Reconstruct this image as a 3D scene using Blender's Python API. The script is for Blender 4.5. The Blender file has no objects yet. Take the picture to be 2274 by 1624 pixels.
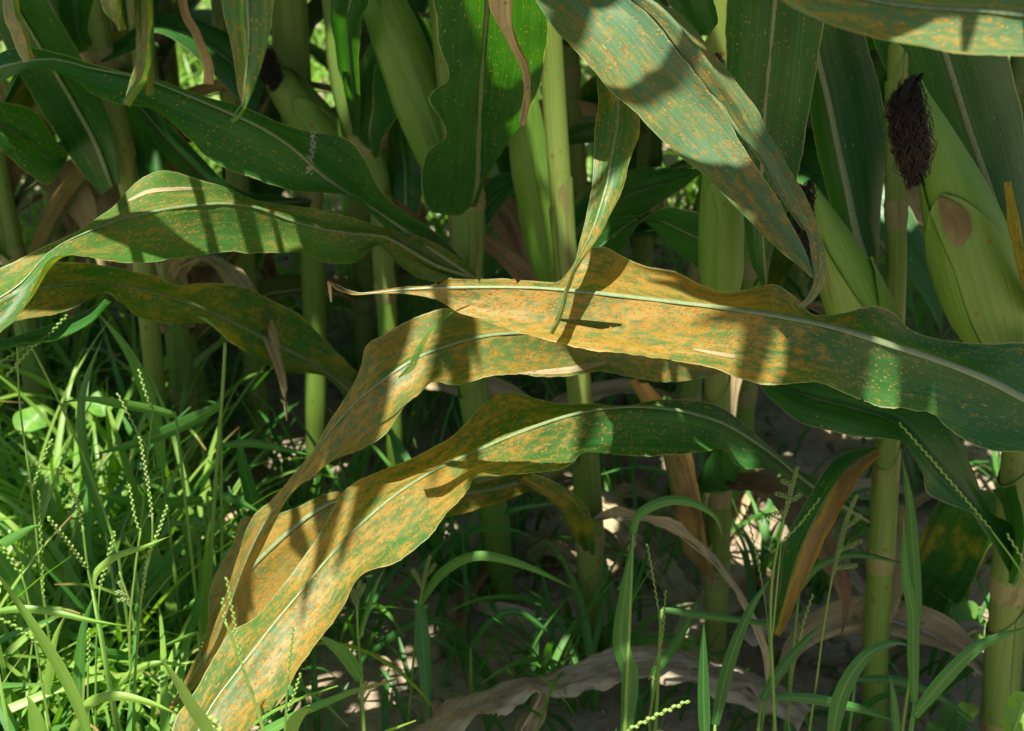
import bpy, math, random
import numpy as np
from mathutils import Vector, noise as mnoise
from mathutils.bvhtree import BVHTree

# ------------------------------------------------------------------ camera, sky, sun, exposure
SC = bpy.context.scene
COL = SC.collection
CAM_Z, PITCH, W, H = 0.95, math.radians(25), 2274.0, 1624.0
HFOV = math.radians(40)
FPX = W / 2 / math.tan(HFOV / 2)
cam_d = bpy.data.cameras.new('camera')
cam = bpy.data.objects.new('camera', cam_d)
COL.objects.link(cam)
cam.location = (0, 0, CAM_Z)
cam.rotation_euler = (math.pi / 2 - PITCH, 0, 0)
cam_d.sensor_width = 36
cam_d.lens = 18 / math.tan(HFOV / 2)
cam_d.clip_start = 0.02
cam_d.clip_end = 500
cam_d.dof.use_dof = True
cam_d.dof.focus_distance = 1.0
cam_d.dof.aperture_fstop = 11.0
SC.camera = cam

SUN_EL, SUN_AZ = math.radians(69), math.radians(196)      # azimuth from +Y towards +X
SUN = Vector((math.sin(SUN_AZ) * math.cos(SUN_EL), math.cos(SUN_AZ) * math.cos(SUN_EL), math.sin(SUN_EL)))
world = bpy.data.worlds.new('World')
SC.world = world
world.use_nodes = True
wn = world.node_tree.nodes
sky = wn.new('ShaderNodeTexSky')
sky.sky_type = 'NISHITA'
sky.sun_disc = False
sky.sun_elevation = SUN_EL
sky.sun_rotation = SUN_AZ
sky.dust_density = 1.4
sky.ozone_density = 1.0
world.node_tree.links.new(sky.outputs[0], wn['Background'].inputs[0])
wn['Background'].inputs[1].default_value = 0.05
sun_d = bpy.data.lights.new('sun', 'SUN')
sun_d.energy = 5.0
sun_d.angle = math.radians(0.55)
sun_d.color = (1.0, 0.94, 0.82)
sun = bpy.data.objects.new('sun', sun_d)
COL.objects.link(sun)
sun.rotation_euler = (-SUN).to_track_quat('-Z', 'Y').to_euler()
SC.view_settings.view_transform = 'Standard'
SC.view_settings.look = 'None'
SC.view_settings.exposure = 1.38
SC.view_settings.gamma = 1
SC.render.engine = 'CYCLES'
SC.cycles.use_denoising = True
SC.cycles.max_bounces = 8
SC.cycles.diffuse_bounces = 3
SC.cycles.transparent_max_bounces = 4
SC.cycles.caustics_reflective = False
SC.cycles.caustics_refractive = False

CP, SP = math.cos(PITCH), math.sin(PITCH)


def P(x, y, Y):
    """picture position + horizontal distance -> world point"""
    s = (H / 2 - y) / FPX
    d = Y / (CP + s * SP)
    return Vector(((x - W / 2) / FPX * d, Y, CAM_Z + d * (-SP + s * CP)))


def project(p):
    d = p[1] * CP - (p[2] - CAM_Z) * SP
    v = p[1] * SP + (p[2] - CAM_Z) * CP
    if d < 1e-4:
        return None
    return (W / 2 + FPX * p[0] / d, H / 2 - FPX * v / d)


# ------------------------------------------------------------------ materials
class NT:
    def __init__(self, name):
        self.m = bpy.data.materials.new(name)
        self.m.use_nodes = True
        self.t = self.m.node_tree
        self.t.nodes.clear()

    def n(self, typ, **kw):
        nd = self.t.nodes.new(typ)
        for k, v in kw.items():
            setattr(nd, k, v)
        return nd

    def put(self, sock, v):
        if v is None:
            return
        if hasattr(v, 'is_linked'):
            self.t.links.new(v, sock)
        elif isinstance(v, (tuple, list)) and len(v) == 3 and sock.type == 'RGBA':
            sock.default_value = (*v, 1)
        else:
            sock.default_value = v

    def math(self, op, a, b=None, c=None, clamp=False):
        nd = self.n('ShaderNodeMath', operation=op, use_clamp=clamp)
        self.put(nd.inputs[0], a)
        self.put(nd.inputs[1], b)
        self.put(nd.inputs[2], c)
        return nd.outputs[0]

    def vmath(self, op, a, b=None):
        nd = self.n('ShaderNodeVectorMath', operation=op)
        self.put(nd.inputs[0], a)
        self.put(nd.inputs[1], b)
        return nd.outputs[0]

    def mix(self, f, a, b, mode='MIX'):
        nd = self.n('ShaderNodeMix', data_type='RGBA', blend_type=mode)
        self.put(nd.inputs[0], f)
        self.put(nd.inputs[6], a)
        self.put(nd.inputs[7], b)
        return nd.outputs[2]

    def noise(self, v, scale, detail=3, rough=0.55, out=0):
        nd = self.n('ShaderNodeTexNoise')
        self.put(nd.inputs['Vector'], v)
        nd.inputs['Scale'].default_value = scale
        nd.inputs['Detail'].default_value = detail
        nd.inputs['Roughness'].default_value = rough
        return nd.outputs[out]

    def voro(self, v, scale, rand=1.0):
        nd = self.n('ShaderNodeTexVoronoi')
        self.put(nd.inputs['Vector'], v)
        nd.inputs['Scale'].default_value = scale
        nd.inputs['Randomness'].default_value = rand
        return nd.outputs['Distance'], nd.outputs['Color']

    def sstep(self, v, lo, hi):
        nd = self.n('ShaderNodeMapRange', interpolation_type='SMOOTHSTEP')
        self.put(nd.inputs[0], v)
        self.put(nd.inputs[1], lo)
        self.put(nd.inputs[2], hi)
        return nd.outputs[0]

    def sep(self, v):
        nd = self.n('ShaderNodeSeparateXYZ')
        self.put(nd.inputs[0], v)
        return nd.outputs

    def uv(self, name):
        return self.n('ShaderNodeUVMap', uv_map=name).outputs[0]

    def rnd(self):
        return self.n('ShaderNodeObjectInfo').outputs['Random']

    def bump(self, h, strength, dist):
        nd = self.n('ShaderNodeBump')
        nd.inputs['Strength'].default_value = strength
        nd.inputs['Distance'].default_value = dist
        self.put(nd.inputs['Height'], h)
        return nd.outputs[0]

    def finish(self, col, rough=0.5, spec=0.5, normal=None, transl=0.0, tcol=None, sheen=0.0):
        b = self.n('ShaderNodeBsdfPrincipled')
        self.put(b.inputs['Base Color'], col)
        self.put(b.inputs['Roughness'], rough)
        self.put(b.inputs['Specular IOR Level'], spec)
        self.put(b.inputs['Normal'], normal)
        out = self.n('ShaderNodeOutputMaterial')
        if transl:
            tr = self.n('ShaderNodeBsdfTranslucent')
            self.put(tr.inputs[0], tcol)
            self.put(tr.inputs[1], normal)
            mx = self.n('ShaderNodeMixShader')
            self.put(mx.inputs[0], transl)
            self.t.links.new(b.outputs[0], mx.inputs[1])
            self.t.links.new(tr.outputs[0], mx.inputs[2])
            self.t.links.new(mx.outputs[0], out.inputs[0])
        else:
            self.t.links.new(b.outputs[0], out.inputs[0])
        return self.m


def leaf_mat(name, g1=(0.016, 0.078, 0.016), g2=(0.031, 0.112, 0.021), r0=0.05, r1=0.1, blotch=0.0, yellow=0.0,
             fleck=0.5, tan=0.25, necro=None, rough=0.35, transl=0.28, spec=0.36, ramp=(0.0, 1.0)):
    k = NT(name)
    um, un = k.uv('m'), k.uv('n')
    off = k.math('MULTIPLY', k.rnd(), 31.7)
    cx = k.n('ShaderNodeCombineXYZ')
    for i in range(3):
        k.put(cx.inputs[i], off)
    v = k.vmath('ADD', um, cx.outputs[0])
    sx, sy = k.sep(un)[0], k.sep(un)[1]
    macro = k.noise(k.vmath('MULTIPLY', v, (1, 0.3, 1)), 26, 4)
    patch = k.noise(k.vmath('MULTIPLY', v, (1, 0.42, 1)), 34, 5, 0.62)
    vein = k.noise(k.vmath('MULTIPLY', v, (1, 0.012, 1)), 620, 2)
    vein2 = k.noise(k.vmath('MULTIPLY', v, (1, 0.006, 1)), 190, 1)
    col = k.mix(k.sstep(macro, 0.35, 0.65), g1, g2)
    col = k.mix(k.math('MULTIPLY', k.sstep(vein, 0.45, 0.70), 0.32), col, tuple(c * 1.9 for c in g2))
    col = k.mix(k.math('MULTIPLY', k.sstep(vein2, 0.4, 0.7), 0.18), col, tuple(c * 0.6 for c in g1))
    if yellow:
        ym = k.sstep(k.math('ADD', k.noise(k.vmath('MULTIPLY', v, (1, 0.5, 1)), 21, 4), yellow * 0.5 - 0.25), 0.42, 0.62)
        col = k.mix(k.math('MULTIPLY', ym, 0.85), col, (0.30, 0.25, 0.025))
    # rust density along the leaf: mottled ochre patches drawn out along the veins, dusted with pustules
    long1 = k.noise(k.vmath('MULTIPLY', v, (1, 0.14, 1)), 85, 4, 0.6)
    mott = k.noise(k.vmath('MULTIPLY', v, (1, 0.36, 1)), 230, 6, 0.78)
    grit = k.noise(k.vmath('MULTIPLY', v, (1, 0.6, 1)), 650, 3, 0.7)
    tr = k.sstep(sy, ramp[0], ramp[1])
    d0 = k.math('ADD', k.math('MULTIPLY', tr, r1 - r0), r0)
    wob = k.math('ADD', k.math('MULTIPLY', k.math('SUBTRACT', patch, 0.5), 1.7), k.math('MULTIPLY', k.math('SUBTRACT', long1, 0.5), 1.1))
    dens = k.math('ADD', d0, k.math('MULTIPLY', wob, k.math('ADD', k.math('MULTIPLY', d0, 0.95), 0.17)), clamp=True)
    thr = k.math('SUBTRACT', 0.70, k.math('MULTIPLY', dens, 0.30))
    if blotch:
        om = k.math('MULTIPLY', k.sstep(dens, 0.2, 0.75), 0.85 * min(1.0, blotch + 0.1))
        col = k.mix(om, col, (0.088, 0.128, 0.036))
        bm = k.math('MULTIPLY', k.sstep(mott, k.math('SUBTRACT', thr, 0.09), k.math('ADD', thr, 0.10)), blotch * 0.92)
        bc = k.mix(k.sstep(long1, 0.40, 0.62), (0.26, 0.155, 0.016), (0.28, 0.205, 0.055))
        bc = k.mix(k.math('MULTIPLY', k.sstep(grit, 0.46, 0.60), 0.65), bc, (0.31, 0.165, 0.020))
        col = k.mix(bm, col, bc)
    jit = k.math('MULTIPLY', k.math('SUBTRACT', grit, 0.5), 0.5)
    d1, c1 = k.voro(k.vmath('MULTIPLY', v, (1, 0.58, 1)), 520)
    s1 = k.math('LESS_THAN', k.sep(c1)[0], k.math('MULTIPLY', dens, 0.9))
    d1 = k.math('ADD', d1, jit)
    rad1 = k.math('ADD', 0.15, k.math('MULTIPLY', k.math('MULTIPLY', k.math('ADD', dens, 0.3), k.sep(c1)[1]), 0.22))
    p1 = k.math('MULTIPLY', k.math('SUBTRACT', 1, k.sstep(d1, rad1, k.math('ADD', rad1, 0.16))), s1)
    d2, c2 = k.voro(k.vmath('MULTIPLY', v, (1, 0.55, 1)), 330)
    s2 = k.math('LESS_THAN', k.sep(c2)[1], k.math('MULTIPLY', k.math('MULTIPLY', dens, dens), 0.5))
    d2 = k.math('ADD', k.math('ADD', d2, jit), k.math('MULTIPLY', k.sep(c2)[0], 0.12))
    p2 = k.math('MULTIPLY', k.math('SUBTRACT', 1, k.sstep(d2, 0.14, 0.30)), s2)
    pust = k.math('MAXIMUM', p1, p2)
    lowc = k.mix(k.sep(c1)[2], (0.30, 0.20, 0.030), (0.40, 0.18, 0.015))
    pc = k.mix(k.sep(c1)[2], (0.25, 0.085, 0.006), (0.44, 0.175, 0.012))
    pc = k.mix(k.sstep(dens, 0.2, 0.5), lowc, pc)
    pc = k.mix(p2, pc, (0.20, 0.060, 0.006))
    col = k.mix(k.math('MULTIPLY', pust, 0.85), col, pc)
    # pale flecks drawn out along the veins
    if fleck:
        d3, c3 = k.voro(k.vmath('MULTIPLY', v, (1, 0.22, 1)), 240)
        fm = k.math('MULTIPLY', k.math('SUBTRACT', 1, k.sstep(d3, 0.06, 0.16)), k.math('LESS_THAN', k.sep(c3)[1], 0.18 * fleck))
        col = k.mix(k.math('MULTIPLY', fm, 0.8), col, (0.34, 0.33, 0.14))
    if tan:
        tm = k.sstep(k.noise(k.vmath('MULTIPLY', v, (1, 0.07, 1)), 95, 3), 0.80 - 0.1 * tan, 0.86 - 0.1 * tan)
        col = k.mix(k.math('MULTIPLY', tm, 0.8), col, (0.42, 0.29, 0.17))
    if necro is not None:
        side, thr = necro
        wob = k.math('MULTIPLY', k.math('SUBTRACT', k.noise(k.vmath('MULTIPLY', v, (1, 0.6, 1)), 30, 4), 0.5), 1.1)
        e = k.math('ADD', k.math('MULTIPLY', sx, side), wob)
        col = k.mix(k.sstep(e, thr - 0.22, thr - 0.05), col, (0.30, 0.20, 0.03))
        nb = k.mix(k.noise(k.vmath('MULTIPLY', v, (1, 0.1, 1)), 160, 3), (0.07, 0.04, 0.028), (0.36, 0.21, 0.10))
        col = k.mix(k.sstep(e, thr, thr + 0.12), col, nb)
    ax = k.math('ABSOLUTE', sx)
    col = k.mix(k.math('MULTIPLY', k.sstep(k.math('ADD', ax, k.math('MULTIPLY', k.math('SUBTRACT', long1, 0.5), 0.07)), 0.972, 0.992), 0.6), col, (0.36, 0.36, 0.17))
    hgt = k.math('ADD', k.math('MULTIPLY', vein, 0.7), k.math('ADD', k.math('MULTIPLY', vein2, 0.5), k.math('MULTIPLY', pust, 0.9)))
    nrm = k.bump(hgt, 0.5, 0.0008)
    rg = k.math('ADD', k.math('MULTIPLY', k.math('MULTIPLY', dens, 0.5), 0.35), rough)
    rg = k.math('ADD', rg, k.math('MULTIPLY', macro, 0.12))
    tc = k.mix(1.0, col, (2.3, 2.6, 0.35), 'MULTIPLY')
    return k.finish(col, rg, spec, nrm, transl, tc)


def dry_mat(name, a=(0.36, 0.265, 0.18), b=(0.20, 0.14, 0.105), green=0.0, transl=0.18):
    k = NT(name)
    um = k.uv('m')
    off = k.math('MULTIPLY', k.rnd(), 17.3)
    cx = k.n('ShaderNodeCombineXYZ')
    for i in range(3):
        k.put(cx.inputs[i], off)
    v = k.vmath('ADD', um, cx.outputs[0])
    m = k.noise(k.vmath('MULTIPLY', v, (1, 0.25, 1)), 30, 5, 0.65)
    s = k.noise(k.vmath('MULTIPLY', v, (1, 0.03, 1)), 380, 3)
    col = k.mix(k.sstep(m, 0.35, 0.68), a, b)
    col = k.mix(k.math('MULTIPLY', k.sstep(s, 0.5, 0.7), 0.5), col, tuple(c * 0.55 for c in b))
    col = k.mix(k.math('MULTIPLY', k.sstep(k.noise(v, 90, 4), 0.62, 0.72), 0.6), col, (0.09, 0.055, 0.04))
    if green:
        col = k.mix(k.math('MULTIPLY', k.sstep(k.noise(k.vmath('MULTIPLY', v, (1, 0.3, 1)), 16, 3), 0.45, 0.6), green), col, (0.07, 0.12, 0.03))
    nrm = k.bump(k.math('ADD', s, m), 0.6, 0.0015)
    return k.finish(col, 0.7, 0.25, nrm, transl, k.mix(1.0, col, (1.5, 1.3, 0.8), 'MULTIPLY'))


def stalk_mat(name, a, b, spots=0.4, brown=0.3):
    k = NT(name)
    um = k.uv('m')
    off = k.math('MULTIPLY', k.rnd(), 13.1)
    cx = k.n('ShaderNodeCombineXYZ')
    for i in range(3):
        k.put(cx.inputs[i], off)
    v = k.vmath('ADD', um, cx.outputs[0])
    m = k.noise(k.vmath('MULTIPLY', v, (1, 0.2, 1)), 22, 4)
    s = k.noise(k.vmath('MULTIPLY', v, (1, 0.01, 1)), 520, 2)
    col = k.mix(k.sstep(m, 0.3, 0.7), a, b)
    col = k.mix(k.math('MULTIPLY', k.sstep(s, 0.42, 0.7), 0.35), col, tuple(c * 0.62 for c in a))
    d, c = k.voro(v, 85)
    sp = k.math('MULTIPLY', k.math('SUBTRACT', 1, k.sstep(d, 0.14, 0.28)), k.math('LESS_THAN', k.sep(c)[0], spots * 0.5))
    col = k.mix(k.math('MULTIPLY', sp, 0.7), col, (0.17, 0.075, 0.02))
    bm = k.sstep(k.noise(k.vmath('MULTIPLY', v, (1, 0.12, 1)), 60, 4), 0.74 - 0.12 * brown, 0.80 - 0.12 * brown)
    col = k.mix(k.math('MULTIPLY', bm, 0.7), col, (0.16, 0.10, 0.05))
    nrm = k.bump(k.math('ADD', s, k.math('MULTIPLY', m, 0.5)), 0.4, 0.0012)
    return k.finish(col, 0.45, 0.4, nrm, 0.12, k.mix(1.0, col, (1.6, 1.8, 0.4), 'MULTIPLY'))


def plain_mat(name, a, b, scale=60, rough=0.5, transl=0.0, tmul=(2.0, 2.4, 0.4), spec=0.4, stretch=(1, 1, 1), per=0.35):
    k = NT(name)
    co = k.n('ShaderNodeTexCoord').outputs['Object']
    m = k.noise(k.vmath('MULTIPLY', co, stretch), scale, 4)
    m = k.math('ADD', m, k.math('MULTIPLY', k.math('SUBTRACT', k.rnd(), 0.5), per))
    col = k.mix(k.sstep(m, 0.3, 0.7), a, b)
    return k.finish(col, rough, spec, k.bump(m, 0.25, 0.001), transl, k.mix(1.0, col, tmul, 'MULTIPLY') if transl else None)


def blade_mat(name, a, b, dryness=0.25, transl=0.34):
    k = NT(name)
    um, un = k.uv('m'), k.uv('n')
    r = k.rnd()
    off = k.math('MULTIPLY', r, 19.0)
    cx = k.n('ShaderNodeCombineXYZ')
    for i in range(3):
        k.put(cx.inputs[i], off)
    v = k.vmath('ADD', um, cx.outputs[0])
    m = k.noise(k.vmath('MULTIPLY', v, (1, 0.25, 1)), 40, 3)
    m = k.math('ADD', m, k.math('MULTIPLY', k.math('SUBTRACT', r, 0.5), 0.6))
    s = k.noise(k.vmath('MULTIPLY', v, (1, 0.01, 1)), 1100, 2)
    col = k.mix(k.sstep(m, 0.25, 0.75), a, b)
    col = k.mix(k.math('MULTIPLY', k.sstep(s, 0.45, 0.7), 0.3), col, tuple(c * 0.6 for c in a))
    mid = k.math('SUBTRACT', 1, k.sstep(k.math('ABSOLUTE', k.sep(un)[0]), 0.04, 0.16))
    col = k.mix(k.math('MULTIPLY', mid, 0.35), col, (0.22, 0.32, 0.12))
    tip = k.sstep(k.math('ADD', k.sep(un)[1], k.math('MULTIPLY', m, 0.25)), 1.10 - dryness * 0.15, 1.18)
    col = k.mix(k.math('MULTIPLY', tip, dryness * 2.4), col, (0.26, 0.13, 0.06))
    return k.finish(col, 0.42, 0.45, k.bump(s, 0.3, 0.0006), transl, k.mix(1.0, col, (1.9, 2.3, 0.35), 'MULTIPLY'))


M = {}
M['leaf'] = leaf_mat('leaf_green', r0=0.0, r1=0.03, tan=0.1)
M['leaf_fleck'] = leaf_mat('leaf_green_flecked', r0=0.12, r1=0.20, blotch=0.35, fleck=0.9, tan=0.3, yellow=0.12)
M['leaf_mid'] = leaf_mat('leaf_rust_spotted', g1=(0.028, 0.100, 0.020), g2=(0.052, 0.142, 0.026), r0=0.36, r1=0.46, blotch=0.7, fleck=0.8, yellow=0.08)
M['leaf_grad'] = leaf_mat('leaf_rust_spreading', r0=0.22, r1=0.76, ramp=(0.30, 0.66), blotch=0.95, fleck=0.5, tan=0.3)
M['leaf_heavy'] = leaf_mat('leaf_rust_heavy', g1=(0.044, 0.110, 0.030), g2=(0.070, 0.14, 0.036), r0=0.56, r1=0.76, blotch=0.95, fleck=0.4, tan=0.45)
M['leaf_low'] = leaf_mat('leaf_rust_lower', r0=0.16, r1=0.64, ramp=(0.12, 0.60), blotch=0.9, fleck=0.5, tan=0.2)
M['leaf_yellow'] = leaf_mat('leaf_rust_yellowing', r0=0.5, r1=0.95, blotch=0.85, yellow=0.42, fleck=0.3, tan=0.5)
M['leaf_edge_yellow'] = leaf_mat('leaf_yellow_blotched', r0=0.32, r1=0.58, blotch=0.75, yellow=0.30, fleck=0.4)
M['leaf_grey'] = leaf_mat('leaf_waxy_rust', g1=(0.044, 0.112, 0.058), g2=(0.066, 0.148, 0.070), r0=0.36, r1=0.5, blotch=0.7, rough=0.42, transl=0.2)
M['leaf_half'] = leaf_mat('leaf_half_withered', r0=0.08, r1=0.15, necro=(1, 0.12), tan=0.2)
M['leaf_streak'] = leaf_mat('leaf_streaked', r0=0.1, r1=0.2, yellow=0.3, tan=0.9)
M['dry'] = dry_mat('leaf_dry_grey', a=(0.48, 0.415, 0.315), b=(0.32, 0.265, 0.195))
M['dry_tan'] = dry_mat('leaf_dry_tan', a=(0.46, 0.375, 0.22), b=(0.28, 0.205, 0.105))
M['dry_brown'] = dry_mat('leaf_dry_brown', a=(0.25, 0.165, 0.08), b=(0.12, 0.075, 0.04))
M['dry_green'] = dry_mat('leaf_drying', a=(0.36, 0.24, 0.09), b=(0.22, 0.12, 0.06), green=0.9)
M['rib'] = plain_mat('leaf_midrib', (0.13, 0.19, 0.08), (0.21, 0.27, 0.135), 300, 0.4, 0.15, (1.2, 1.4, 0.6))
M['rib_dry'] = plain_mat('dry_midrib', (0.40, 0.32, 0.22), (0.50, 0.43, 0.33), 200, 0.6)
M['stalk'] = stalk_mat('corn_stalk', (0.115, 0.220, 0.028), (0.165, 0.265, 0.042))
M['stalk_pale'] = stalk_mat('corn_stalk_pale', (0.17, 0.245, 0.045), (0.24, 0.29, 0.07), 0.3, 0.5)
M['stalk_spot'] = stalk_mat('corn_stalk_spotted', (0.14, 0.215, 0.038), (0.20, 0.26, 0.06), 1.1, 0.9)
M['sheath'] = stalk_mat('leaf_sheath', (0.115, 0.21, 0.035), (0.175, 0.26, 0.055), 0.5, 1.1)
M['node'] = stalk_mat('stalk_node', (0.20, 0.23, 0.08), (0.28, 0.25, 0.10), 0.6, 1.0)
M['husk'] = stalk_mat('ear_husk', (0.110, 0.245, 0.026), (0.160, 0.295, 0.042), 0.05, 0.2)
M['husk_brown'] = stalk_mat('ear_husk_withering', (0.12, 0.245, 0.032), (0.18, 0.285, 0.055), 0.2, 1.1)
M['husk_tip'] = dry_mat('husk_dry_patch', a=(0.25, 0.225, 0.10), b=(0.15, 0.115, 0.05))
M['silk'] = plain_mat('dry_silk', (0.011, 0.007, 0.005), (0.032, 0.016, 0.009), 500, 0.6, per=0.0)
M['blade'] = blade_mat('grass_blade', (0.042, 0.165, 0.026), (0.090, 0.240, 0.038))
M['blade_shade'] = blade_mat('grass_blade_shade', (0.026, 0.125, 0.022), (0.052, 0.180, 0.030))  # same grass as blade, with shade put into its darker colour
M['blade_lime'] = blade_mat('grass_blade_lime', (0.14, 0.28, 0.038), (0.22, 0.35, 0.062), 0.4)
M['stem'] = plain_mat('grass_stem', (0.11, 0.25, 0.035), (0.19, 0.30, 0.06), 40, 0.45, 0.15)
M['spike'] = plain_mat('grass_spike', (0.14, 0.26, 0.04), (0.25, 0.36, 0.09), 300, 0.55, 0.15)
M['weed'] = plain_mat('broad_weed', (0.10, 0.25, 0.035), (0.20, 0.34, 0.05), 60, 0.45, 0.35)


def soil_mat():
    k = NT('dry_soil')
    co = k.n('ShaderNodeTexCoord').outputs['Object']
    a = k.noise(co, 6, 6, 0.65)
    b = k.noise(co, 55, 6, 0.7)
    d, c = k.voro(co, 38)
    col = k.mix(k.sstep(a, 0.35, 0.65), (0.34, 0.27, 0.185), (0.45, 0.37, 0.27))
    col = k.mix(k.math('MULTIPLY', k.sstep(b, 0.45, 0.7), 0.6), col, (0.19, 0.135, 0.09))
    col = k.mix(k.math('MULTIPLY', k.math('SUBTRACT', 1, k.sstep(d, 0.1, 0.4)), 0.25), col, (0.5, 0.41, 0.31))
    return k.finish(col, 0.9, 0.15, k.bump(k.math('ADD', b, k.math('MULTIPLY', a, 0.7)), 0.9, 0.012))


M['bleach'] = plain_mat('bleached_mark', (0.34, 0.29, 0.21), (0.48, 0.43, 0.34), 400, 0.7)
M['soil'] = soil_mat()
M['clod'] = plain_mat('soil_clod', (0.26, 0.19, 0.13), (0.42, 0.33, 0.24), 60, 0.9, spec=0.1)


# ------------------------------------------------------------------ geometry helpers
def link(name, me, mat, parent=None):
    o = bpy.data.objects.new(name, me)
    COL.objects.link(o)
    if mat is not None:
        me.materials.clear()
        me.materials.append(M[mat])
    if parent is not None:
        o.parent = parent
    return o


def tag(o, label, cat, group=None):
    o['label'] = label
    o['category'] = cat
    if group:
        o['group'] = group
    return o


def empty(name, loc, label, cat, group=None):
    o = bpy.data.objects.new(name, None)
    o.empty_display_size = 0.05
    COL.objects.link(o)
    o.location = loc
    return tag(o, label, cat, group)


def smooth(me):
    me.polygons.foreach_set('use_smooth', [True] * len(me.polygons))


def mesh(name, verts, faces, uvm=None, uvn=None, flat=False):
    me = bpy.data.meshes.new(name)
    me.from_pydata([tuple(v) for v in verts], [], faces)
    if uvm is not None:
        li = np.empty(len(me.loops), dtype=np.int32)
        me.loops.foreach_get('vertex_index', li)
        a = me.uv_layers.new(name='m')
        a.data.foreach_set('uv', np.asarray(uvm, dtype=np.float32)[li].ravel())
        if uvn is not None:
            b = me.uv_layers.new(name='n')
            b.data.foreach_set('uv', np.asarray(uvn, dtype=np.float32)[li].ravel())
    if not flat:
        smooth(me)
    me.update()
    return me


def resample(pts, n):
    """Catmull-Rom through pts, n samples even in arc length (any dimension)"""
    p = np.asarray(pts, dtype=float)
    if p.ndim == 1:
        p = p[:, None]
    if len(p) == 1:
        return np.repeat(p, n, 0)
    if len(p) == 2:
        return p[0] + (p[1] - p[0]) * np.linspace(0, 1, n)[:, None]
    q = np.vstack([2 * p[0] - p[1], p, 2 * p[-1] - p[-2]])
    out = []
    S = 12
    for i in range(1, len(q) - 2):
        t = np.linspace(0, 1, S, endpoint=False)[:, None]
        a, b, c, d = q[i - 1], q[i], q[i + 1], q[i + 2]
        out.append(0.5 * (2 * b + (c - a) * t + (2 * a - 5 * b + 4 * c - d) * t ** 2 + (3 * b - a - 3 * c + d) * t ** 3))
    out.append(p[-1:])
    c = np.vstack(out)
    s = np.concatenate([[0], np.cumsum(np.linalg.norm(np.diff(c, axis=0), axis=1))])
    if s[-1] < 1e-9:
        return np.repeat(p[:1], n, 0)
    u = np.linspace(0, s[-1], n)
    return np.stack([np.interp(u, s, c[:, j]) for j in range(c.shape[1])], 1)


def lerpl(vals, n):
    v = np.atleast_1d(np.asarray(vals, dtype=float))
    if len(v) == 1:
        return np.repeat(v, n)
    return resample(np.stack([np.linspace(0, 1, len(v)) * 1e3, v], 1), n)[:, 1] if len(v) > 2 else np.linspace(v[0], v[1], n)


def blade_mesh(name, L, Mi, R, nc=5, bow=0.006, ruffle=0.003, fine=0.0008, seed=0, freq=22.0, org=None, holes=None, fold=0.0):
    """a leaf blade from left edge, midrib and right edge rows in world space"""
    L, Mi, R = (np.asarray(a, dtype=float) for a in (L, Mi, R))
    n = len(Mi)
    tang = np.gradient(Mi, axis=0)
    tang /= np.linalg.norm(tang, axis=1)[:, None] + 1e-9
    nrm = np.cross(R - L, tang)
    nrm /= np.linalg.norm(nrm, axis=1)[:, None] + 1e-9
    along = np.concatenate([[0], np.cumsum(np.linalg.norm(np.diff(Mi, axis=0), axis=1))])
    wl = np.linalg.norm(L - Mi, axis=1)
    wr = np.linalg.norm(R - Mi, axis=1)
    verts, um, un = [], [], []
    cols = [(-1, (nc - j) / nc) for j in range(nc)] + [(0, 0)] + [(1, (j + 1) / nc) for j in range(nc)]
    for i in range(n):
        t = i / (n - 1)
        for sd, u in cols:
            E = L[i] if sd < 0 else R[i]
            w = wl[i] if sd < 0 else wr[i]
            p = Mi[i] + (E - Mi[i]) * u
            k = min(1.0, w / 0.03)
            h = bow * k * math.sin(math.pi * u) - fold * k * (1 - u) ** 3
            h += ruffle * k * u * u * mnoise.noise((along[i] * freq, sd * 3.1 + seed * 7.7, u * 0.7))
            h += fine * k * mnoise.noise((along[i] * 60, sd * u * 9, seed * 3.3))
            if u == 1:
                p = p + (E - Mi[i]) / (w + 1e-6) * k * (0.0009 * mnoise.noise((along[i] * 170, sd, seed)) + 0.0010 * mnoise.noise((along[i] * 55, sd, seed + 5)))
            verts.append(p + nrm[i] * h)
            um.append((sd * u * w, along[i]))
            un.append((sd * u, t))
    m = len(cols)
    faces = [(i * m + j, i * m + j + 1, (i + 1) * m + j + 1, (i + 1) * m + j) for i in range(n - 1) for j in range(m - 1)]
    V = np.array(verts)
    if holes:
        keep = []
        pj = [project(v) for v in V]
        for i, q in enumerate(pj):
            for h in holes:
                best = None
                for k2 in range(len(h)):
                    ax_, ay_ = h[k2]
                    bx_, by_ = h[(k2 + 1) % len(h)]
                    tt = max(0.0, min(1.0, ((q[0] - ax_) * (bx_ - ax_) + (q[1] - ay_) * (by_ - ay_)) / ((bx_ - ax_) ** 2 + (by_ - ay_) ** 2)))
                    nx, ny = ax_ + tt * (bx_ - ax_), ay_ + tt * (by_ - ay_)
                    dd = math.hypot(nx - q[0], ny - q[1])
                    if dd < 3.6 and (best is None or dd < best[0]):
                        best = (dd, nx, ny)
                if best:
                    V[i] = P(best[1], best[2], V[i][1])
                    pj[i] = (best[1], best[2])
        for f in faces:
            cx = sum(pj[i][0] for i in f) / 4
            cy = sum(pj[i][1] for i in f) / 4
            if not any(inpoly(cx, cy, h) for h in holes):
                keep.append(f)
        faces = keep
    if org is not None:
        V = V - np.asarray(org)
    return mesh(name, V, faces, um, un)


def inpoly(x, y, poly):
    c = False
    j = len(poly) - 1
    for i in range(len(poly)):
        xi, yi = poly[i]
        xj, yj = poly[j]
        if (yi > y) != (yj > y) and x < (xj - xi) * (y - yi) / (yj - yi) + xi:
            c = not c
        j = i
    return c


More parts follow.
